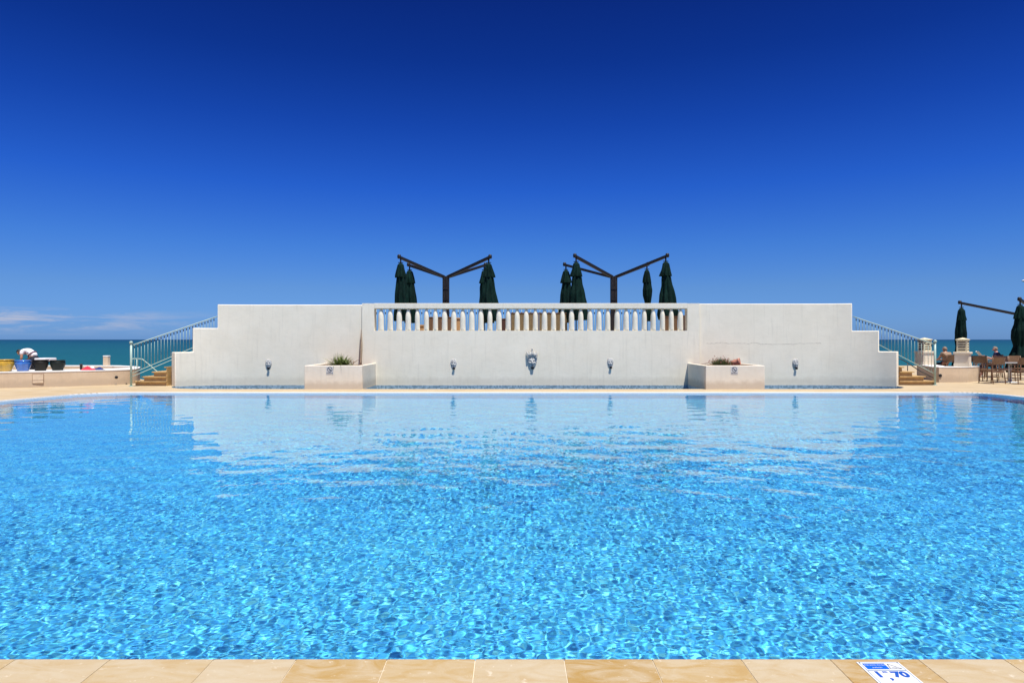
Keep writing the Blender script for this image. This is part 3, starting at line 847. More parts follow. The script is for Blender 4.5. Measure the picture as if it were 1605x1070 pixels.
# ------------------------------------------------------------------ stairs
def stairs(name, lefts, sgn, xin, label, yf, zs):
    root = empty(name, (lefts[0], yf, 0), label, 'stairs', 'stairs up to the terrace')
    for i in range(8):
        x = lefts[i] if i < len(lefts) else lefts[-1] + sgn*.36*(i - len(lefts) + 1)
        z = zs[i] if i < len(zs) else zs[-1] + .166*(i-len(zs)+1)
        behind = (x*sgn > xin*sgn)
        y0 = 24.72 if behind else yf
        xe = x + sgn*3.2
        if not behind:
            xe = xin; mb = MB(); mb.box(min(x+sgn*.02, xe), max(x+sgn*.02, xe), yf+.02, 25.25, z-.165 if i else -.02, z-.04)
            mb.box(min(x-sgn*.02, xe), max(x-sgn*.02, xe), yf-.06, 25.25, z-.04+.0005, z, bev=.008)
            a_, b_ = xe, (9.9 if sgn < 0 else -10.2)
            mb.box(min(a_, xe+sgn*1.2), max(a_, xe+sgn*1.2), 24.75, 25.25, z-.165, z)
        else:
            mb = MB(); xe = -10.22 if sgn > 0 else 11.62
            if (xe - x)*sgn < .05: continue
            mb.box(min(x, xe), max(x, xe), 24.72, 25.25, -.02 if False else z-.165, z)
        o = mb.build('step', M['stepstone'], root); o.location = -root.location
    return root
stairs('stone_stairs', [-13.06, -12.76, -12.42, -11.99], 1, -11.95, 'amber stone steps at the left end of the white wall', 23.62, [.164, .328, .492, .658])
stairs('stone_stairs', [14.87, 14.50, 14.10], -1, 13.60, 'amber stone steps at the right end of the white wall', 24.0, [.15, .315, .48])

# ------------------------------------------------------------------ stair railings
def railing(name, P0, P1, zt0, zt1, zb0, zb1, nb, label, post_side, single=False, extra=True):
    """P0 = foot post (x,y), P1 = upper end; zt top rail heights, zb lower rail heights"""
    root = empty(name, (P0[0], P0[1], 0), label, 'railing', 'pale metal stair railings')
    loc = -root.location
    def pt(t, z): return (P0[0] + (P1[0]-P0[0])*t, P0[1] + (P1[1]-P0[1])*t, z)
    mb = MB(); mb.tube([(P0[0], P0[1], 0), (P0[0], P0[1], zt0+.06)], .036, 12); mb.ball((P0[0], P0[1], zt0+.10), .06, n=10)
    mb.lathe([(.075, 0), (.075, .015), (.045, .02)], (P0[0], P0[1], 0), 14)
    mb.build('newel_post', M['rail'], root).location = loc
    mb = MB(); mb.tube([pt(t/10, zt0 + (zt1-zt0)*t/10) for t in range(11)], .017, 8); mb.build('handrail', M['rail'], root).location = loc
    mb = MB(); mb.tube([pt(t/10, zb0 + (zb1-zb0)*t/10) for t in range(11)], .012, 8)
    if not single: mb.tube([pt(t/10, zb0-.115 + (zb1-zb0)*t/10) for t in range(11)], .012, 8)
    mb.build('bottom_rail', M['rail'], root).location = loc
    for i in range(1, nb):
        t = i/nb; zt = zt0 + (zt1-zt0)*t; zb = zb0 + (zb1-zb0)*t
        mb = MB(); mb.tube([pt(t, zb), pt(t, zt)], .0078, 6); mb.build('baluster_bar', M['rail'], root).location = loc
        p = pt(t, zt-.075); mbc = MB(); mbc.lathe([(.019, -.03), (.019, .03)], p, 8); mbc.build('collar', M['collar'], root).location = loc
    return root, loc
r1, l1 = railing('stair_railing', (WX(205.5, 23.3), 23.3), (WX(340, 25.0), 25.0), WZ(541.5, 23.3), WZ(496, 25.0), WZ(585.5, 23.3), WZ(529, 25.0), 27,
    'pale green metal railing rising over the left stairs to the white wall', 1)
mb = MB()
d_ = 25.2
pts = [(207,563),(209,562),(222,562.5),(227,566),(236,573),(245,581),(252,585)]
mb.tube([(WX(a,d_), d_, WZ(b,d_)) for a, b in catmull(pts, 3)], .018, 8)
mb.tube([(WX(245,d_), d_, WZ(580.5,d_)), (WX(245,d_), d_, 0)], .016, 8)
mb.tube([(WX(214.5,d_), d_, WZ(562.2,d_)), (WX(214.5,d_), d_, 0)], .016, 8)
mb.build('inner_handrail', M['rail'], r1).location = l1
r2, l2 = railing('stair_railing', (WX(1465.5, 23.95), 23.95), (WX(1337, 25.0), 25.0), WZ(539.5, 23.95), WZ(496, 25.0), WZ(586, 23.95), WZ(519, 25.0), 25,
    'pale green metal railing rising over the right stairs to the white wall', -1, single=True)
mb = MB(); d_ = 25.2
mb.tube([(WX(a,d_), d_, WZ(b,d_)) for a, b in ((1405,561),(1414,563.5),(1422,568),(1440,580),(1463,592))], .018, 8)
mb.tube([(WX(1422.5,d_), d_, WZ(568.5,d_)), (WX(1422.5,d_), d_, 0)], .016, 8)
mb.build('inner_handrail', M['collar'], r2).location = l2
# sea-side railing of the terrace, seen between the balusters
root = empty('terrace_railing', (0, 33, 1.42), 'thin pale railing along the sea side of the terrace behind the balusters', 'railing')
mb = MB(); mb.tube([(-8.2, 0, 1.66), (11.0, 0, 1.66)], .02, 8); mb.tube([(-8.2, 0, .12), (11.0, 0, .12)], .02, 8)
mb.build('handrail', M['rail'], root)
sp_ = s_b*33/24.3; x0_ = (x_b0 + s_b*.5)*33/24.3
mbc = MB()
for i in range(-2, 37):
    x = x0_ + sp_*i
    mb = MB(); mb.tube([(x, 0, 0), (x, 0, 1.66)], .011, 6); mb.build('baluster_bar', M['rail'], root)
    mbc = MB(); mbc.lathe([(.03, -.035), (.03, .035)], (x, 0, 1.47), 8); mbc.build('collar', M['collar'], root)

# ------------------------------------------------------------------ parasols
def canopy_mesh(prof, seed, folds=8, lean=0, tuck=None):
    rnd = random.Random(seed); ph = rnd.uniform(0, 6); ph2 = rnd.uniform(0, 6)
    mb = MB(); n = 56; rings = []
    zs = []
    # resample the profile
    P = []
    for i in range(len(prof)-1):
        m_ = 5
        for k_ in range(m_):
            t = k_/m_; P.append((prof[i][0]+(prof[i+1][0]-prof[i][0])*t, prof[i][1]+(prof[i+1][1]-prof[i][1])*t))
    P.append(prof[-1])
    L0 = P[0][1]; L1 = P[-1][1]
    for (r, z) in P:
        u = (z-L0)/(L1-L0); ring = []
        for k_ in range(n):
            a = 2*PI*k_/n
            f = 1 - .36*(.30+.70*u)*(1 - abs(math.cos(folds/2*a + ph + .5*math.sin(2.2*u+ph2))) ) - .05*math.sin(3*a + ph2 + 3*u) + .13*noise.noise(Vector((math.cos(a)*1.3, math.sin(a)*1.3, z*2.2 + seed)))
            rr = r*f*1.18
            ring.append(mb.bm.verts.new((rr*math.cos(a) + lean*u, rr*math.sin(a), z)))
        rings.append(ring)
    for i in range(len(rings)-1):
        for k_ in range(n): mb._f([rings[i][k_], rings[i][(k_+1) % n], rings[i+1][(k_+1) % n], rings[i+1][k_]], True)
    mb._f(rings[0]); mb._f(list(reversed(rings[-1])))
    return mb
MAIN = {
 'wide': [(.05, 0), (.10, -.08), (.13, -.45), (.17, -.62), (.20, -.9), (.27, -1.25), (.33, -1.7), (.38, -2.05), (.36, -2.25)],
 'slim': [(.05, 0), (.09, -.08), (.13, -.4), (.15, -.6), (.18, -.85), (.17, -1.1), (.115, -1.42), (.16, -1.6), (.22, -1.85), (.22, -2.2)],
 'mid':  [(.05, 0), (.10, -.08), (.14, -.4), (.18, -.7), (.22, -1.1), (.25, -1.5), (.30, -1.9), (.30, -2.25)],
 'deck': [(.05, 0), (.11, -.08), (.15, -.4), (.17, -.75), (.24, -1.0), (.24, -1.35), (.19, -1.66), (.24, -1.9), (.34, -2.2), (.40, -2.6), (.38, -2.75)],
 'deckslim': [(.05, 0), (.12, -.08), (.16, -.5), (.17, -.8), (.21, -1.1), (.20, -1.4), (.17, -1.7), (.2, -2.0), (.28, -2.4), (.31, -2.6)],
}
FLAP = [(.05, .03), (.10, -.03), (.13, -.18), (.19, -.46), (.20, -.53), (.12, -.50)]
def parasol(label, mast, mtop, mbase, tips, group='green cantilever parasols with four canopies'):
    """mast (x,y); tips: list of (x,y,z,kind,seed,flapscale,lean)"""
    root = empty('cantilever_parasol', (mast[0], mast[1], mbase), label, 'parasol', group)
    loc = Vector((mast[0], mast[1], mbase))
    mb = MB(); hw = .064
    for sx in (-1, 1):
        mb.box(sx*.068-hw, sx*.068+hw, -.13, .13, 0, mtop-mbase, bev=.008)
    mb.build('mast', M['bronze'], root)
    mb = MB(); mb.box(-.45, .45, -.45, .45, 0, .07, bev=.01); mb.build('base_plate', M['bronze'], root)
    mb = MB(); mb.box(-.12, .12, -.15, .15, mtop-mbase-.55, mtop-mbase-.45); mb.box(-.12, .12, -.15, .15, mtop-mbase-1.0, mtop-mbase-.94)
    mb.build('clamp_bracket', M['bronze'], root)
    for (x, y, z, kind, seed, fs, lean) in tips:
        tip = Vector((x, y, z)) - loc; s = 1 if tip.x > 0 else -1; sy = 1 if tip.y > 0 else -1
        st = Vector((s*.075, sy*.07, mtop-mbase-.03))
        mb = MB(); mb.bar(st, tip, .10, .105); 
        e = tip + (tip-st).normalized()*.07
        mb.lathe([(.055, -.07), (.075, -.03), (.075, .05), (.05, .09)], e + Vector((0, 0, .01)), 12)
        mb.build('arm', M['bronze'], root)
        mb = MB(); top = tip + Vector((0, 0, -.05)); mb.tube([top, top + Vector((0, 0, -.20))], .03, 8)
        mb.bar(top + Vector((-.10, 0, -.14)), top + Vector((.10, 0, -.14)), .03, .03)
        mb.build('hanger', M['bronze'], root)
        c = canopy_mesh(MAIN[kind], seed, lean=lean).build('canopy', M['green'], root)
        c.location = top + Vector((0, 0, -.20)); c.rotation_euler = (0, 0, 0)
        fl = canopy_mesh([(r*fs, zz) for r, zz in FLAP], seed+7, folds=8).build('vent_flap', M['green'], c); fl.location = (0, 0, 0)
        L_ = -MAIN[kind][-1][1]
        mb = MB(); mb.tube([(0, 0, -L_+.1), (0, 0, -L_-.42)], .022, 8)
        mb.lathe([(.04, -L_-.45), (.045, -L_-.40), (.022, -L_-.38)], (0, 0, 0), 10)
        mb.build('pole_stub', M['bronze'], c)
    return root
d1, dm, d2 = 27.0, 28.35, 29.7
tz = WZ(404, d1)
parasol('bronze mast parasol with closed green canopies, behind the left half of the balustrade', (WX(699, dm), dm), WZ(433, dm), 1.42, [
    (WX(628, d1), d1, tz, 'mid', 1, 1.05, .08), (WX(642, d2), d2, WZ(416, d2), 'mid', 2, 1.1, .12),
    (WX(766, d1), d1, tz, 'wide', 3, 1.05, .04), (WX(759, d2), d2, WZ(416, d2), 'mid', 4, 1.0, .1)])
parasol('bronze mast parasol with closed green canopies, behind the right half of the balustrade', (WX(962, dm), dm), WZ(433, dm), 1.42, [
    (WX(903, d1), d1, WZ(402.5, d1), 'wide', 5, 1.08, .08), (WX(887, d2), d2, WZ(415.5, d2), 'mid', 6, 1.1, 0),
    (WX(1043.5, d1), d1, WZ(402, d1), 'wide', 7, 1.1, .12), (WX(1014, d2), d2, WZ(415, d2), 'slim', 8, .85, .05)])
# deck-level one at the right edge
dr1, dr2 = 28.2, 31.0
parasol('green parasol on the lower deck beside the table at the right edge', (WX(1652, 30.3), 30.3), 2.45, 0, [
    (WX(1507, dr2), dr2, WZ(475, dr2), 'deckslim', 9, .85, -.05), (WX(1599, dr1), dr1, WZ(470, dr1), 'deck', 10, 1.1, -.05)], group='green cantilever parasols with four canopies')

# ------------------------------------------------------------------ terrace furniture glimpsed between the balusters
ZT0 = 1.42
def bx(px0, px1, d): return WX(px0, d), WX(px1, d)
def bench(px0, px1, pyt, d, mat, label, cat='bench', name='high_back_bench', group=None):
    x0, x1 = bx(px0, px1, d); zt = WZ(pyt, d)
    root = empty(name, ((x0+x1)/2, d+.3, ZT0), label, cat, group)
    w = (x1-x0)/2; h = zt - ZT0
    mb = MB(); n_ = max(1, round(2*w/.6))
    for i in range(n_):
        a = -w + 2*w*i/n_; mb.box(a+.008, a+2*w/n_-.008, -.31, -.25, .10, h-.03, bev=.01)
    mb.build('backrest', mat, root)
    mb = MB(); mb.box(-w-.01, w+.01, -.325, -.235, h-.03, h, bev=.006); mb.build('top_rail', M['bronzewood'], root)
    mb = MB(); mb.box(-w, w, -.25, .30, .36, .46, bev=.02); mb.build('seat', M['tan'], root)
    for sx in (-1, 1):
        for yy in (-.28, .26):
            mb = MB(); mb.box(sx*w-.03*sx-.03, sx*w-.03*sx+.03, yy-.03, yy+.03, 0, .36 if yy > 0 else .10); mb.build('leg', M['bronzewood'], root)
        mb = MB(); mb.box(sx*(w-.03)-.03, sx*(w-.03)+.03, -.25, .3, .58, .63, bev=.01); mb.build('armrest', M['bronzewood'], root)
    return root
bench(800.5, 889, 490, 28, M['olive'], 'long olive brown high backed bench behind the middle of the balustrade')
bench(672, 708, 496.5, 26.5, M['wicker'], 'short dark brown high backed bench left of the left bronze mast')
bench(785, 793, 499, 27, M['wicker_red'], 'narrow red brown chair left of the olive bench behind the balusters', 'chair', 'terrace_chair')
bench(1040, 1062, 495.5, 26.4, M['wicker'], 'orange brown wicker armchair behind the right end of the balustrade', 'chair', 'terrace_chair')
bench(1066, 1084, 494, 27.2, M['wicker_red'], 'dark brown chair behind the last gap of the balustrade', 'chair', 'terrace_chair')
def low_table(px0, px1, pyt, d, label):
    x0, x1 = bx(px0, px1, d); h = WZ(pyt, d) - ZT0; w = (x1-x0)/2
    root = empty('side_table', ((x0+x1)/2, d, ZT0), label, 'table', 'tan terrace tables')
    mb = MB(); mb.box(-w, w, -.25, .25, h-.05, h, bev=.008); mb.build('tabletop', M['tan'], root)
    mb = MB(); mb.box(-w+.02, w-.02, -.22, .22, .08, h-.0505); mb.build('cabinet', M['tan'], root)
    for sx in (-1, 1):
        for sy in (-1, 1):
            mb = MB(); mb.box(sx*(w-.05)-.02, sx*(w-.05)+.02, sy*.18-.02, sy*.18+.02, 0, .0795); mb.build('leg', M['bronzewood'], root)
low_table(655, 669, 509, 26.4, 'low tan cabinet table left of the dark brown bench')
low_table(713, 724, 498, 27.4, 'tall tan cabinet table right of the left bronze mast')

# ------------------------------------------------------------------ left raised wall with white top
lw_front = catmull([(-24, 21.6), (-20, 21.9), (-16.9, 22.5), (-15.7, 23.0), (-14.6, 23.65), (-13.95, 24.25), (-13.75, 24.8), (-13.95, 25.5), (-14.7, 26.9), (-15.9, 28.0), (-17.2, 28.35), (-24, 28.5)], 8)
lwi = catmull([(-24, 23.4), (-20, 23.7), (-16.9, 24.3), (-15.9, 24.75), (-15.2, 25.3), (-14.75, 25.7), (-14.6, 26.0), (-14.75, 26.4), (-15.1, 26.9), (-15.9, 27.4), (-17.2, 27.75), (-24, 27.9)], 8)
root = empty('low_curved_wall', (-17, 23, 0), 'low cream curved wall with white top carrying the glazed pots', 'wall')
mb = MB()
for i in range(len(lw_front)-1): mb.prism([lw_front[i], lw_front[i+1], lwi[i+1], lwi[i]], -.05, .50, cap=True)
bmesh.ops.remove_doubles(mb.bm, verts=mb.bm.verts[:], dist=.0005)
mb.build('wall_body', M['lowwall'], root).location = -root.location
mb = MB()
fo = [tuple(Vector(p) + (Vector(p)-Vector(q)).normalized()*.012) for p, q in zip(lw_front, lwi)]
for i in range(len(fo)-1): mb.prism([fo[i], fo[i+1], lwi[i+1], lwi[i]], .5005, .53, cap=True)
mb.build('white_top', M['whitecap'], root).location = -root.location
mb = MB(); dd = 23.02
x0, x1 = WX(57, dd), WX(71, dd); z0, z1 = WZ(599.5, dd), WZ(586, dd)
ang = math.atan2(.5, 1.2)
T = Matrix.Translation(((x0+x1)/2, 22.885, 0)) @ Matrix.Rotation(math.atan2(.55, 1.15), 4, 'Z')
w_ = (x1-x0)/2
mb.box(-w_, w_, -.02, .10, z0, z1, T); mb.build('access_cover', M['panel'], root).location = -root.location
mb = MB(); mb.box(-w_-.012, w_+.012, -.010, .10, z1, z1+.014, T); mb.box(-w_-.012, -w_, -.010, .10, z0, z1, T); mb.box(w_, w_+.012, -.010, .10, z0, z1, T)
mb.box(-w_-.012, w_+.012, -.010, .10, z0+.085, z0+.095, T @ Matrix.Translation((0, -.013, 0)))
mb.build('cover_frame', M['stem'], root).location = -root.location
mb = MB(); mb.lathe([(.045, 0), (.055, .02), (.045, .035), (.02, .03)], (0, 0, 0), 14)
o = mb.build('drain_pipe', M['black'], root); o.rotation_euler = (R(90), 0, R(42)); o.location = Vector((WX(182.5, 24.1)+.01, 24.07, WZ(591, 24.1))) - root.location
mb = MB(); mb.lathe([(.03, 0), (.035, .015), (.02, .03)], (0, 0, 0), 12)
o = mb.build('drain_pipe', M['black'], root); o.rotation_euler = (R(90), 0, R(70)); o.location = Vector((WX(199.5, 24.45)-.02, 24.42, WZ(601.5, 24.45))) - root.location

def pot(px, d, wpx, pyt, pyb, mat, label):
    s = d/F; rr = wpx*s/2; h = (pyb-pyt)*s; z0 = .53
    root = empty('glazed_pot', (WX(px, d), d, z0), label, 'pot', 'glazed pots on the low curved wall')
    prof = [(.62, 0), (.66, .02), (.77, .20), (.91, .42), (1.0, .64), (1.0, .76), (.96, .85), (.89, .90)]
    mb = MB(); mb.lathe([(r*rr, z*h) for r, z in prof], n=36, cap=True); mb.build('pot_body', mat, root)
    mb = MB(); mb.lathe([(.90*rr, .90*h), (1.0*rr, .93*h), (1.03*rr, .965*h), (1.0*rr, h), (.88*rr, h), (.84*rr, .88*h)], n=36, cap=True); mb.build('pot_rim', mat, root)
    mb = MB(); mb.lathe([(.84*rr, .885*h), (.3*rr, .90*h)], n=24, cap=True); mb.build('soil', M['soil'], root)
pot(7.5, 23.0, 25.5, 564.5, 583, M['yellow'], 'mustard yellow glazed pot at the left edge of the low wall')
pot(36, 23.22, 22, 565.5, 582.5, M['blue'], 'bright blue glazed pot on the low wall next to the yellow pot')
pot(63.5, 23.48, 21.5, 565, 582, M['darkglaze'], 'dark brown glazed pot on the low wall next to the blue pot')
pot(90.5, 23.75, 21, 565, 581, M['greenglaze'], 'blackish green glazed pot, the one farthest from the yellow pot')

# stone pier, dark pot, towels on the left
root = empty('stone_pier', (WX(166, 28.1), 28.15, .53), 'small pale stone pier standing on the back of the low wall', 'pier')
mb = MB(); mb.box(-.095, .095, -.095, .095, 0, .36, bev=.012); mb.build('pier_block', M['lowwall'], root)
mb = MB(); mb.box(-.105, .105, -.105, .105, .3605, .41, bev=.02); mb.build('pier_cap', M['whitecap'], root)
root = empty('black_bucket', (WX(127, 24.1), 24.1, .53), 'small black cylinder pot beside the red towel', 'bucket')
mb = MB(); mb.lathe([(.036, 0), (.038, .02), (.045, .19), (.055, .195), (.055, .21), (.04, .21), (.035, .1)], n=18); mb.build('bucket_body', M['black'], root)
mb = MB(); mb.tube([(.05, 0, .18), (.07, 0, .12), (.065, 0, .05)], .006, 6); mb.build('handle', M['black'], root)
def heap(name, px, d, w, dp, h, mat, label, seed, z=.53):
    mb = MB(); n_ = 34; V = {}
    for i in range(n_+1):
        for j in range(n_+1):
            u = -1+2*i/n_; v = -1+2*j/n_; r_ = math.hypot(u, v)
            e = max(0, 1 - r_**2.2)
            hh = h*e*(.55 + .6*noise.noise(Vector((u*1.6+seed, v*1.6, seed)))+ .25*abs(noise.noise(Vector((u*5, v*5, seed))))) + .004
            a = 1 - .12*noise.noise(Vector((u*2, v*2, seed+5)))
            if r_ > 1: u, v = u/r_, v/r_; hh = 0
            V[i, j] = mb.bm.verts.new((u*w/2*a, v*dp/2*a, max(hh, 0)+.002))
    for i in range(n_):
        for j in range(n_): mb._f([V[i,j], V[i+1,j], V[i+1,j+1], V[i,j+1]], True)
    o = mb.build(name, mat); o.location = (WX(px, d), d, z)
    return tag(o, label, 'towel')
heap('crumpled_towel', 139, 24.0, .50, .30, .15, M['red'], 'crumpled red towel on the low wall beside the black cylinder pot', 1.3)
heap('crumpled_towel', 153, 24.15, .55, .26, .10, M['navycloth'], 'crumpled navy cloth on the low wall right of the red towel', 4.1)
heap('crumpled_towel', 144, 24.35, .26, .20, .17, M['whitecloth'], 'small white cloth between the red towel and the navy cloth', 7.7)
# white padded sun bed behind the pots
d_ = 27.1
root = empty('sun_bed', (WX(68, d_), d_, .0), 'white padded sun bed standing behind the dark pots', 'sun bed')
mb = MB(); mb.box(-.20, .30, -.35, .35, .75, .87, bev=.035); mb.build('mattress', M['shirtwhite'], root)
mb = MB(); mb.box(-.18, .28, -.32, .32, .70, .7495); mb.build('frame', M['black'], root)
for sx in (-.16, .26):
    for sy in (-.28, .28):
        mb = MB(); mb.bar((sx, sy, 0), (sx*.94, sy, .69), .04, .04); mb.build('leg', M['black'], root)
mb = MB(); mb.bar((.27, -.33, .72), (.05, -.33, .30), .03, .03); mb.build('strut', M['black'], root)

# ------------------------------------------------------------------ right low wall, vented pillars
P0 = (16.78, 28.3); P1 = (15.85, 25.75); P1b = (15.95, 25.5); P2 = (16.75, 25.5); P2b = (17.05, 25.56); P3 = (18.03, 26.3)
rw = [P0, (16.2, 26.7), P1, P1b, P2, P2b, P3]
rwi = []
for i, p in enumerate(rw):
    a = Vector(rw[max(0, i-1)]); b = Vector(rw[min(len(rw)-1, i+1)]); t = (b-a).normalized()
    rwi.append(tuple(Vector(p) + Vector((-t.y, t.x)) * .62))
rwi[2] = (16.55, 26.2); rwi[3] = (16.6, 26.15)
root = empty('low_angled_wall', (17, 25.5, 0), 'low cream wall with white top below the vented pillars by the tables', 'wall')
mb = MB()
for i in range(len(rw)-1): mb.prism([rw[i], rw[i+1], rwi[i+1], rwi[i]], -.05, .548)
bmesh.ops.remove_doubles(mb.bm, verts=mb.bm.verts[:], dist=.0005)
mb.build('wall_body', M['lowwall'], root).location = -root.location
mb = MB()
fo = [tuple(Vector(p) + (Vector(p)-Vector(q)).normalized()*.012) for p, q in zip(rw, rwi)]
for i in range(len(rw)-1): mb.prism([fo[i], fo[i+1], rwi[i+1], rwi[i]], .5485, .577)
mb.build('white_top', M['whitecap'], root).location = -root.location
mb = MB(); mb.lathe([(.055, 0), (.065, .015), (.055, .03), (.03, .03), (.03, .02)], (0,0,0), 16)
o = mb.build('drain_pipe', M['black'], root); o.rotation_euler = (R(90), 0, 0); o.location = Vector((WX(1473.5, 25.5), 25.5, WZ(588.5, 25.5))) - root.location

def vent_pillar(x, y, rz, label):
    root = empty('vented_pillar', (x, y, .577), label, 'pillar', 'vented stone pillars', rz)
    mb = MB(); mb.box(-.255, .255, -.255, .255, 0, .12, bev=.01); mb.box(-.235, .235, -.235, .235, .1205, .47, bev=.01); mb.box(-.275, .275, -.275, .275, .4705, .55, bev=.02)
    mb.build('pedestal', M['pedestal'], root)
    mb = MB(); b_ = .175
    mb.box(-b_, b_, -b_, b_, .5505, 1.0, bev=.006); box = mb.build('vent_box', M['vent'], root)
    mb = MB()
    for f_ in range(4):
        T = Matrix.Rotation(f_*PI/2, 4, 'Z')
        for r_ in range(4):
            z = .62 + r_*.098
            mb.box(-.115, .115, -b_-.004, -b_+.03, z, z+.034, T)
    mb.build('vent_slot', M['slot'], box)
    mb = MB(); mb.box(-.205, .205, -.205, .205, 1.0005, 1.035, bev=.006)
    v = [mb.bm.verts.new(c) for c in ((-.19,-.19,1.036),(.19,-.19,1.036),(.19,.19,1.036),(-.19,.19,1.036),(0,0,1.10))]
    for i in range(4): mb._f([v[i], v[(i+1) % 4], v[4]])
    mb.build('pillar_cap', M['vent'], root)
vent_pillar(17.20, 26.05, R(-43), 'yellowish vented pillar on white pedestal in front of the slim green canopy')
vent_pillar(WX(1448, 27.9), 27.85, R(8), 'vented pillar seen through the railing of the right stairs')

# ------------------------------------------------------------------ dining chairs and tables
def make_chair(mat):
    root = empty('dining_chair', (0, 0, 0), 'x', 'chair')
    W2 = .27; 
    mb = MB(); mb.box(-W2+.02, W2-.02, -.24, .25, .43, .475, bev=.012); mb.build('seat', mat, root)
    mb = MB()   # woven curved back panel
    n_ = 10; V = []
    for i in range(n_+1):
        u = -1+2*i/n_; x = u*W2; y = -.25 - .05*(1-u*u)
        V.append([mb.bm.verts.new((x, yy, z)) for yy, z in ((y, .70), (y-.03, .955), (y-.055, .955), (y-.028, .70))])
    for i in range(n_):
        for q in range(4): mb._f([V[i][q], V[i+1][q], V[i+1][(q+1) % 4], V[i][(q+1) % 4]])
    mb._f(V[0]); mb._f(list(reversed(V[-1])))
    mb.build('backrest', mat, root)
    for sx in (-1, 1):
        mb = MB(); mb.tube([(sx*W2*1.04, -.30, 0), (sx*W2, -.245, .45), (sx*W2, -.25, .68), (sx*W2, -.285, .95)], .017, 8); mb.build('leg', M['bronzewood'], root)
        mb = MB(); mb.tube([(sx*W2*1.05, .27, 0), (sx*W2, .245, .45), (sx*W2, .235, .66)], .017, 8); mb.build('leg', M['bronzewood'], root)
        mb = MB(); mb.bar((sx*W2, -.26, .67), (sx*W2, .27, .665), .045, .022); mb.build('armrest', M['bronzewood'], root)
        mb = MB(); mb.tube([(sx*W2, -.27, .22), (sx*W2, .25, .22)], .011, 6); mb.build('side_stretcher', M['bronzewood'], root)
    mb = MB(); mb.tube([(-W2, -.25, .42), (W2, -.25, .42)], .016, 6); mb.tube([(-W2, .245, .42), (W2, .245, .42)], .016, 6); mb.build('seat_rail', M['bronzewood'], root)
    return root
ch = make_chair(M['wicker']); chr_ = make_chair(M['wicker_red'])
used = {ch.name: False, chr_.name: False}
def place_chair(src, px, d, rz, label, z=0):
    o = src if not used[src.name] else copy_tree(src)
    used[src.name] = True
    o.location = (WX(px, d), d, z); o.rotation_euler = (0, 0, R(rz)); o['label'] = label; o['group'] = 'woven dining chairs on the right deck'
place_chair(ch, 1554.5, 24.9, 14, 'brown woven chair in front of the grey table, on the side of the pillar')
place_chair(ch, 1603, 24.6, -12, 'brown woven chair cut off by the right edge, in front of the grey table')
place_chair(chr_, 1573, 26.6, 168, 'dark woven chair behind the grey table, facing the pool')
place_chair(ch, 1544, 26.3, -70, 'brown woven chair at the pillar side end of the grey table')
place_chair(ch, 1482, 29.3, 20, 'brown woven chair with the grey haired person in it')
place_chair(chr_, 1557, 29.3, 60, 'dark woven chair with the person in the navy shirt in it')
place_chair(chr_, 1532, 27.6, -25, 'empty dark woven chair just right of the yellowish pillar')
place_chair(ch, 1600, 27.0, 190, 'brown woven chair behind the grey table, under the green canopy')
place_chair(chr_, 1500, 28.4, 110, 'dark woven chair hidden mostly behind the yellowish pillar')
def table(px, d, w, dp, label, mat):
    root = empty('dining_table', (WX(px, d), d, 0), label, 'table', 'dining tables on the right deck')
    mb = MB(); mb.box(-w/2, w/2, -dp/2, dp/2, .715, .745, bev=.008); mb.build('tabletop', mat, root)
    mb = MB(); mb.tube([(0, 0, .03), (0, 0, .714)], .055, 14); mb.build('pedestal', M['whitemetal'], root)
    mb = MB(); mb.lathe([(.28, 0), (.28, .02), (.08, .045), (.06, .05)], n=28); mb.build('base_plate', M['whitemetal'], root)
table(1583, 25.5, 1.05, .8, 'grey topped table with white pedestal beside the front chairs', M['tabletop'])
table(1505, 29.9, .9, .8, 'grey topped table next to the grey haired person behind the pillar', M['tabletop'])
table(1530, 30.2, .9, .8, 'grey topped table in front of the person in the navy shirt', M['tabletop'])

# ------------------------------------------------------------------ people
def skin_obj(name, verts, edges, radii, mat, parent, root_i=0, sub=2):
    me = bpy.data.meshes.new(name); me.from_pydata(verts, edges, [])
    o = bpy.data.objects.new(name, me); COL.objects.link(o)
    sk = o.modifiers.new('s', 'SKIN'); sk.use_smooth_shade = True
    lay = me.skin_vertices[0].data if me.skin_vertices else None
    if lay is None:
        bpy.context.view_layer.objects.active = o
        me.skin_vertices.new() if hasattr(me.skin_vertices, 'new') else None
        lay = me.skin_vertices[0].data
    for i, r_ in enumerate(radii):
        lay[i].radius = (r_, r_) if not isinstance(r_, tuple) else r_
        lay[i].use_root = (i == root_i)
    su = o.modifiers.new('u', 'SUBSURF'); su.levels = sub; su.render_levels = sub
    dg = bpy.context.evaluated_depsgraph_get(); dg.update()
    m2 = bpy.data.meshes.new_from_object(o.evaluated_get(dg)); bpy.data.objects.remove(o)
    m2.materials.clear(); m2.materials.append(mat); m2.name = name
    for p in m2.polygons: p.use_smooth = True
    q = bpy.data.objects.new(name, m2); COL.objects.link(q); q.parent = parent
    return q
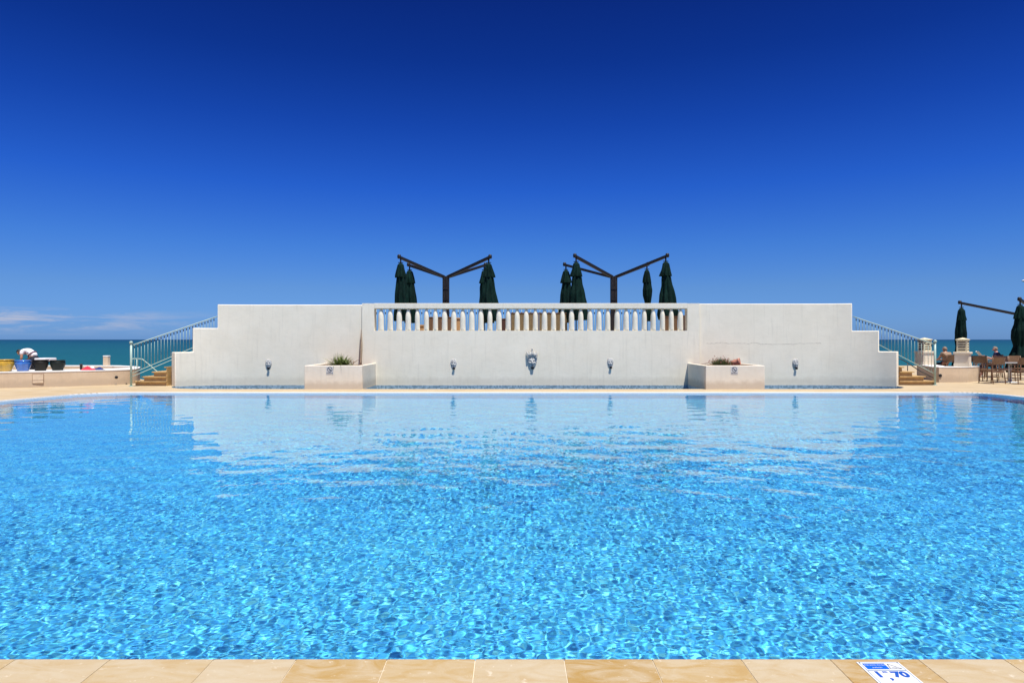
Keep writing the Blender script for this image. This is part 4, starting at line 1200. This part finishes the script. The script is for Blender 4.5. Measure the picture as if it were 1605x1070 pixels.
class Rig:
    def __init__(s): s.v = []; s.e = []; s.r = []; s.n = {}
    def add(s, name, p, r, to=None):
        s.n[name] = len(s.v); s.v.append(tuple(p)); s.r.append(r)
        if to is not None: s.e.append((s.n[to], s.n[name]))
        return s
    def hand(s, wrist, d, palm_n, tag_):
        w = Vector(s.v[s.n[wrist]]); d = Vector(d).normalized(); nn = Vector(palm_n).normalized(); sd = d.cross(nn).normalized()
        s.add(tag_+'palm', w + d*.055, .026, wrist); s.add(tag_+'kn', w + d*.09, .028, tag_+'palm')
        for k_, (o_, L_) in enumerate(((-.030, .062), (-.010, .072), (.010, .068), (.030, .052))):
            a = w + d*.10 + sd*o_; b = a + d*L_*.5 + nn*.010; c = b + d*L_*.35 + nn*.026
            s.add(f'{tag_}f{k_}a', a, .0095, tag_+'kn'); s.add(f'{tag_}f{k_}b', b, .0085, f'{tag_}f{k_}a'); s.add(f'{tag_}f{k_}c', c, .007, f'{tag_}f{k_}b')
        a = w + d*.05 - sd*.038; s.add(tag_+'t1', a, .011, tag_+'palm'); s.add(tag_+'t2', a + d*.035 - sd*.012 + nn*.012, .009, tag_+'t1')
    def mk(s, name, mat, parent): return skin_obj(name, s.v, s.e, s.r, mat, parent)
def head_mesh(mat_hair, parent_name, face_dir, c, up, root, cover=.55, hairmat=None):
    """hair cap as a child: ellipsoid shell over the back and top of the head"""
    f = Vector(face_dir).normalized(); u = Vector(up).normalized(); u = (u - f*u.dot(f)).normalized(); s = f.cross(u)
    mb = MB(); rx, ry, rz = .083, .100, .116; nn = 20; V = {}
    for i in range(nn+1):
        for j in range(2*nn):
            th = PI*i/nn; ph = PI*j/nn
            n_ = Vector((math.sin(th)*math.cos(ph), math.sin(th)*math.sin(ph), math.cos(th)))  # x side, y forward, z up
            k_ = 1 + .05*noise.noise(n_*6)
            lim = n_.z*.9 - n_.y*.85
            sc = 1.0 if lim > -.30 else max(.80, 1.0 + (lim+.30)*.9)
            p = s*n_.x*rx*k_*sc + f*n_.y*ry*k_*sc + u*n_.z*rz*k_*sc
            V[i, j] = mb.bm.verts.new(Vector(c) + p - f*.014 - u*.004)
    for i in range(nn):
        for j in range(2*nn):
            a = [V[i,j], V[i+1,j], V[i+1,(j+1) % (2*nn)], V[i,(j+1) % (2*nn)]]
            th = PI*(i+.5)/nn; ph = PI*(j+.5)/nn
            z_, y_ = math.cos(th), math.sin(th)*math.sin(ph)
            if z_*.9 - y_*.85 > cover - .85: mb._f(a, True)
    return mb.build('hair', mat_hair, root, norm=False)
def add_head(rg, neck, c, f, u):
    f = Vector(f).normalized(); u = Vector(u).normalized(); u = (u - f*u.dot(f)).normalized(); c = Vector(c)
    s = f.cross(u)
    rg.add('h0', c - u*.055 - f*.01, .060, neck); rg.add('h1', c + u*.0, .082, 'h0'); rg.add('h2', c + u*.065, .068, 'h1')
    rg.add('jaw', c - u*.075 + f*.045, .038, 'h0')
    rg.add('nose', c + f*.088 - u*.012, .014, 'h1'); rg.add('nose2', c + f*.106 - u*.024, .009, 'nose')
    for q, sg in (('earl', -1), ('earr', 1)): rg.add(q, c + s*sg*.085 - u*.01, .016, 'h1')
def eyes(root, c, f, u):
    f = Vector(f).normalized(); u = Vector(u).normalized(); u = (u - f*u.dot(f)).normalized(); s = f.cross(u); c = Vector(c)
    mb = MB()
    for sg in (-1, 1): mb.ball(c + f*.074 + s*sg*.031 + u*.008, .011, n=8)
    mb.build('eye', M['ink'], root)
    mb = MB(); mb.tube([c + f*.080 - s*.022 - u*.050, c + f*.088 - u*.052, c + f*.080 + s*.022 - u*.050], .005, 6)
    mb.build('mouth', M['red'], root)

# bending worker, faces -x, torso folded forward
D0 = 26.9; gx = WX(53, D0)
root = empty('person', (gx, D0, 0.0), 'person in white shirt and dark trousers bending over behind the glazed pots', 'person')
z = lambda py: WZ(py, D0)
X = lambda px: (px - 53) * D0 / F
rg = Rig()
rg.add('pel', (.05, 0, .86), .105)
rg.add('sp1', (-.06, 0, 1.03), .125, 'pel'); rg.add('sp2', (-.20, 0, 1.135), .135, 'sp1'); rg.add('ch', (-.34, 0, 1.155), .13, 'sp2')
rg.add('nk', (-.45, 0, 1.14), .058, 'ch')
hc = (-.575, 0, 1.10); hf = (-.55, 0, -.80); hu = (-.8, 0, .5)
add_head(rg, 'nk', hc, hf, hu)
for s_, n_ in ((-1, 'a'), (1, 'b')):
    rg.add('sh'+n_, (-.36, s_*.17, 1.12), .065, 'ch'); rg.add('el'+n_, (-.32, s_*.23, .87), .045, 'sh'+n_); rg.add('wr'+n_, (-.46, s_*.13, .74), .030, 'el'+n_)
    rg.hand('wr'+n_, (-.75, -s_*.25, -.5), (0, -s_, -.3), 'h'+n_)
    rg.add('hip'+n_, (.05, s_*.10, .80), .075, 'pel'); rg.add('kn'+n_, (-.03, s_*.12, .46), .055, 'hip'+n_); rg.add('an'+n_, (.06, s_*.12, .10), .042, 'kn'+n_)
    rg.add('ft'+n_, (.0, s_*.13, .045), .040, 'an'+n_); rg.add('to'+n_, (-.12, s_*.14, .035), .032, 'ft'+n_)
rg.mk('body', M['skin'], root)
r2_ = Rig(); r2_.add('z', (.04, 0, .915), .155); r2_.add('a', (-.02, 0, .99), .152, 'z'); r2_.add('b', (-.10, 0, 1.06), .150, 'a'); r2_.add('c', (-.22, 0, 1.135), .158, 'b'); r2_.add('d', (-.35, 0, 1.155), .150, 'c'); r2_.add('e', (-.40, 0, 1.15), .09, 'd')
for s_, n_ in ((-1, 'a'), (1, 'b')): r2_.add('s'+n_, (-.36, s_*.17, 1.12), .088, 'd'); r2_.add('u'+n_, (-.34, s_*.21, .98), .070, 's'+n_)
r2_.mk('shirt', M['shirtwhite'], root)
r3 = Rig(); r3.add('w', (.0, 0, .985), .125); r3.add('p', (.05, 0, .88), .165, 'w')
for s_, n_ in ((-1, 'a'), (1, 'b')): r3.add('h'+n_, (.055, s_*.115, .76), .125, 'p'); r3.add('m'+n_, (.01, s_*.12, .62), .105, 'h'+n_); r3.add('k'+n_, (-.03, s_*.12, .46), .088, 'm'+n_); r3.add('q'+n_, (.06, s_*.12, .12), .062, 'k'+n_)
r3.mk('trousers', M['trousers'], root)
mb = MB()
mb.tube([(-.14+.16*math.sin(a)*.62, .168*math.cos(a), 1.07-.16*math.sin(a)*.78) if False else (-.06 - .10*math.cos(a)*.0 + .155*math.sin(a)*.70, .163*math.cos(a), 1.02 + .155*math.sin(a)*.72) for a in [2*PI*k_/20 for k_ in range(21)]], .022, 8)
mb.tube([(-.10, -.165, 1.08), (-.25, -.17, 1.02), (-.33, -.16, 1.20)], .016, 6)
mb.build('apron_tie', M['apron'], root)
head_mesh(M['hairdark'], '', hf, hc, hu, root, cover=.50); eyes(root, hc, hf, hu)
mb = MB()
for s_ in (-1, 1): mb.box(-.17, .10, s_*.13-.048, s_*.13+.048, 0, .085, bev=.03)
mb.build('shoe', M['black'], root)

def seated(px, d, rz, label, skin, shirt, hair, cover, trousers, reading=False, name='person'):
    root = empty('person', (WX(px, d), d, 0), label, 'person', None, R(rz))     # faces +Y before rotation
    rg = Rig(); rg.add('pel', (0, -.12, .55), .135); rg.add('s1', (0, -.15, .70), .13, 'pel'); rg.add('s2', (0, -.15, .85), .145, 's1'); rg.add('ch', (0, -.13, .97), .14, 's2'); rg.add('nk', (0, -.10, 1.08), .056, 'ch')
    hc = (0, -.06, 1.19); hf = (.15, .95, -.28) if reading else (.1, 1, .02); hu = (0, .2, 1)
    add_head(rg, 'nk', hc, hf, hu)
    for s_, n_ in ((-1, 'a'), (1, 'b')):
        rg.add('sh'+n_, (s_*.175, -.12, 1.0), .066, 'ch'); rg.add('el'+n_, (s_*.26, .0, .76), .045, 'sh'+n_)
        wr = (s_*.17, .27, .86) if reading else (s_*.20, .24, .72)
        rg.add('wr'+n_, wr, .030, 'el'+n_); rg.hand('wr'+n_, (-s_*.25, .8, .2), (-s_, 0, 0), 'h'+n_)
        rg.add('hi'+n_, (s_*.10, -.02, .53), .095, 'pel'); rg.add('kn'+n_, (s_*.13, .38, .52), .062, 'hi'+n_); rg.add('an'+n_, (s_*.13, .40, .10), .042, 'kn'+n_); rg.add('to'+n_, (s_*.14, .53, .04), .034, 'an'+n_)
    rg.mk('body', skin, root)
    r2_ = Rig(); r2_.add('a', (0, -.13, .60), .150); r2_.add('b', (0, -.15, .72), .152, 'a'); r2_.add('c', (0, -.15, .87), .165, 'b'); r2_.add('d', (0, -.13, .985), .155, 'c'); r2_.add('e', (0, -.12, 1.035), .09, 'd')
    for s_, n_ in ((-1, 'a'), (1, 'b')): r2_.add('s'+n_, (s_*.178, -.12, 1.0), .086, 'd'); r2_.add('u'+n_, (s_*.225, -.055, .87), .068, 's'+n_)
    r2_.mk('shirt', shirt, root)
    r3 = Rig(); r3.add('p', (0, -.12, .55), .155)
    for s_, n_ in ((-1, 'a'), (1, 'b')): r3.add('h'+n_, (s_*.10, .0, .53), .110, 'p'); r3.add('k'+n_, (s_*.13, .38, .53), .080, 'h'+n_); r3.add('q'+n_, (s_*.13, .40, .18), .062, 'k'+n_)
    r3.mk('trousers', trousers, root)
    head_mesh(hair, '', hf, hc, hu, root, cover=cover); eyes(root, hc, hf, hu)
    return root
seated(1478.5, 29.25, 15, 'grey haired person in tan shirt sitting beyond the low wall, seen from behind', M['skin'], M['tanshirt'], M['hairgrey'], .30, M['trousers'])
p2 = seated(1556.5, 29.2, 62, 'balding person in navy shirt reading a newspaper near the green canopy', M['skin2'], M['navy'], M['hairgrey'], 1.12, M['trousers'], True)
# newspaper held in the hands
mb = MB()
for sg in (-1, 1):
    n_ = 6; V = []
    for i in range(n_+1):
        t = i/n_; x = sg*t*.30; y = -.06*t + .02*math.sin(t*4)
        V.append([mb.bm.verts.new((x, y, 0)), mb.bm.verts.new((x*1.0, y+.10, .36)), mb.bm.verts.new((x, y+.105, .36)), mb.bm.verts.new((x, y+.005, 0))])
    for i in range(n_):
        for q in range(4): mb._f([V[i][q], V[i+1][q], V[i+1][(q+1) % 4], V[i][(q+1) % 4]])
    mb._f(V[0]); mb._f(list(reversed(V[-1])))
o = mb.build('newspaper', M['paper'])
Mx = Matrix.Translation(p2.location) @ Matrix.Rotation(R(62), 4, 'Z') @ Matrix.Translation((0, .40, .78))
o.matrix_world = Mx @ Matrix.Rotation(R(-20), 4, 'X')
tag(o, 'open newspaper held by the person in the navy shirt', 'newspaper')

# small aerial tip entering at the right edge
root = empty('gull', (WX(1607, 45), 45, WZ(440, 45)), 'small gull gliding at the right edge above the green canopy', 'gull')
mb = MB(); rgp = [(.02, -.20), (.07, -.12), (.085, 0), (.06, .12), (.045, .17), (.03, .22), (.008, .26)]
mb.lathe([(r_, z_) for r_, z_ in rgp], n=14)
o = mb.build('body', M['shirtwhite'], root); o.rotation_euler = (R(90), 0, R(60))
for sg in (-1, 1):
    mb = MB(); W_ = [(0, .09, .02), (.22, .085, .10), (.45, .05, .08), (.62, .015, .02)]; V = []
    for (x, hw, zz) in W_: V.append([mb.bm.verts.new(c) for c in ((sg*x, -hw - x*.12, zz), (sg*x, hw - x*.12, zz), (sg*x, hw - x*.12, zz-.015), (sg*x, -hw - x*.12, zz-.015))])
    for i in range(3):
        for q in range(4): mb._f([V[i][q], V[i+1][q], V[i+1][(q+1) % 4], V[i][(q+1) % 4]])
    mb._f(V[0]); mb._f(list(reversed(V[-1])))
    o = mb.build('wing', M['whitemetal'] if sg > 0 else M['whitemetal'], root); o.rotation_euler = (0, 0, R(60))

# ------------------------------------------------------------------ sea
m, nt, b = newmat('sea_water')
v = wcoords(nt); sep = nd(nt, 'ShaderNodeSeparateXYZ'); nt.links.new(v, sep.inputs[0])
lg = math_(nt, 'DIVIDE', math_(nt, 'LOGARITHM', math_(nt, 'MAXIMUM', sep.outputs[1], 30), 10), 4.7)
sea = ramp(nt, lg, [(.42, (.010, .110, .135)), (.55, (.008, .085, .125)), (.70, (.005, .056, .110)), (.88, (.003, .032, .085)), (1, (.003, .024, .070))]).outputs[0]
pv = wcoords(nt, (.004, .012, 1)); pf = noise_(nt, pv, 1, 6, .6, .5)
sea = mix(nt, sea, (.014, .13, .15), math_(nt, 'MULTIPLY', ramp(nt, pf, [(.5, (0,)*3), (.7, (1,)*3)]).outputs[0], .35))
fv = wcoords(nt, (.25, .6, 1)); ff = noise_(nt, fv, 1, 6, .7)
sea = mix(nt, sea, (.004, .042, .08), math_(nt, 'MULTIPLY', ramp(nt, ff, [(.5, (0,)*3), (.7, (1,)*3)]).outputs[0], .5))
nt.links.new(sea, b.inputs['Base Color']); b.inputs['Roughness'].default_value = .5; b.inputs['Specular IOR Level'].default_value = .12
bump(nt, b, noise_(nt, wcoords(nt, (.7, 1.6, 1)), 1.2, 6, .65), .8, .5)
mb = MB(); E_ = 60000; mb._f([mb.bm.verts.new(c) for c in ((-E_, -500, -4), (E_, -500, -4), (E_, E_, -4), (-E_, E_, -4))])
tag(mb.build('sea', m), kind='structure')

# ------------------------------------------------------------------ light
SUN = Vector((.17, -.30, .93)).normalized()
L = bpy.data.lights.new('sun', 'SUN'); L.energy = 5.0; L.angle = R(.9); L.color = (1.0, .955, .88)
lo = bpy.data.objects.new('sun', L); COL.objects.link(lo); lo.rotation_euler = SUN.to_track_quat('Z', 'Y').to_euler()
L.cycles.is_caustics_light = True
W = bpy.data.worlds.new('World'); S.world = W; W.use_nodes = True; nt = W.node_tree
bg = nt.nodes['Background']; bg.inputs[1].default_value = .106
sk = nt.nodes.new('ShaderNodeTexSky'); sk.sky_type = 'NISHITA'; sk.sun_disc = False
sk.sun_elevation = math.asin(SUN.z); sk.sun_rotation = math.atan2(SUN.x, SUN.y); sk.air_density = 1.0; sk.dust_density = .3; sk.ozone_density = 3.0; sk.altitude = 0
tc = nt.nodes.new('ShaderNodeTexCoord'); sep = nt.nodes.new('ShaderNodeSeparateXYZ'); nt.links.new(tc.outputs['Generated'], sep.inputs[0])
SKY_STOPS = [(0.0, (0.1941, 0.4103, 1.0487)), (0.0718, (0.2059, 0.392, 0.8224)), (0.1316, (0.1432, 0.3557, 0.8475)), (0.2119, (0.0702, 0.2608, 0.8617)), (0.2963, (0.0386, 0.1769, 0.7035)), (0.3744, (0.0237, 0.1205, 0.5402)), (0.4452, (0.0206, 0.0923, 0.4457)), (.62, (.08, .17, .50)), (.8, (.50, .52, .62)), (1.0, (.75, .74, .75))]
rp = ramp(nt, math_(nt, 'MAXIMUM', sep.outputs[2], 0), SKY_STOPS)
skyc = mix(nt, sk.outputs[0], rp.outputs[0], 1.0, 'MULTIPLY')
# low thin clouds in the left of the view
mp = nt.nodes.new('ShaderNodeMapping'); mp.inputs['Scale'].default_value = (7, 7, 70); nt.links.new(tc.outputs['Generated'], mp.inputs[0])
cf = noise_(nt, mp.outputs[0], 1.6, 10, .70, .5)
az = math_(nt, 'DIVIDE', sep.outputs[0], math_(nt, 'MAXIMUM', sep.outputs[1], .05))
mx_ = math_(nt, 'MULTIPLY_ADD', az, -4.0) ; mx_.node.inputs[2].default_value = -1.65; mx_.node.use_clamp = True
zz = sep.outputs[2]
up_ = math_(nt, 'MULTIPLY', math_(nt, 'SUBTRACT', .040, zz), 130, True)
dn_ = math_(nt, 'MULTIPLY', math_(nt, 'SUBTRACT', zz, .004), 70, True)
cm = math_(nt, 'MULTIPLY', math_(nt, 'MULTIPLY', up_, dn_), mx_)
cl = math_(nt, 'MULTIPLY', ramp(nt, cf, [(.47, (0,)*3), (.66, (1,)*3)]).outputs[0], cm)
yfront = math_(nt, 'GREATER_THAN', sep.outputs[1], 0)
cl = math_(nt, 'MULTIPLY', math_(nt, 'MULTIPLY', cl, yfront), .80)
CLOUD = (3.9, 4.05, 4.9)
skyc = mix(nt, skyc, CLOUD, cl)
nt.links.new(skyc, bg.inputs[0])

# ------------------------------------------------------------------ camera
c = bpy.data.cameras.new('camera'); c.sensor_width = 36; c.lens = 24; c.clip_end = 200000; c.clip_start = .05; c.shift_y = -3/1605
co = bpy.data.objects.new('camera', c); COL.objects.link(co); co.location = (0, 0, H); co.rotation_euler = (R(90), 0, 0); S.camera = co
S.view_settings.view_transform = 'Standard'; S.view_settings.look = 'None'; S.view_settings.exposure = .30; S.view_settings.gamma = 1
S.render.engine = 'CYCLES'
S.cycles.caustics_refractive = True; S.cycles.caustics_reflective = False
S.cycles.max_bounces = 10; S.cycles.transmission_bounces = 6; S.cycles.diffuse_bounces = 4; S.cycles.glossy_bounces = 4
S.cycles.sample_clamp_indirect = 8; S.cycles.sample_clamp_direct = 0
S.cycles.use_denoising = True
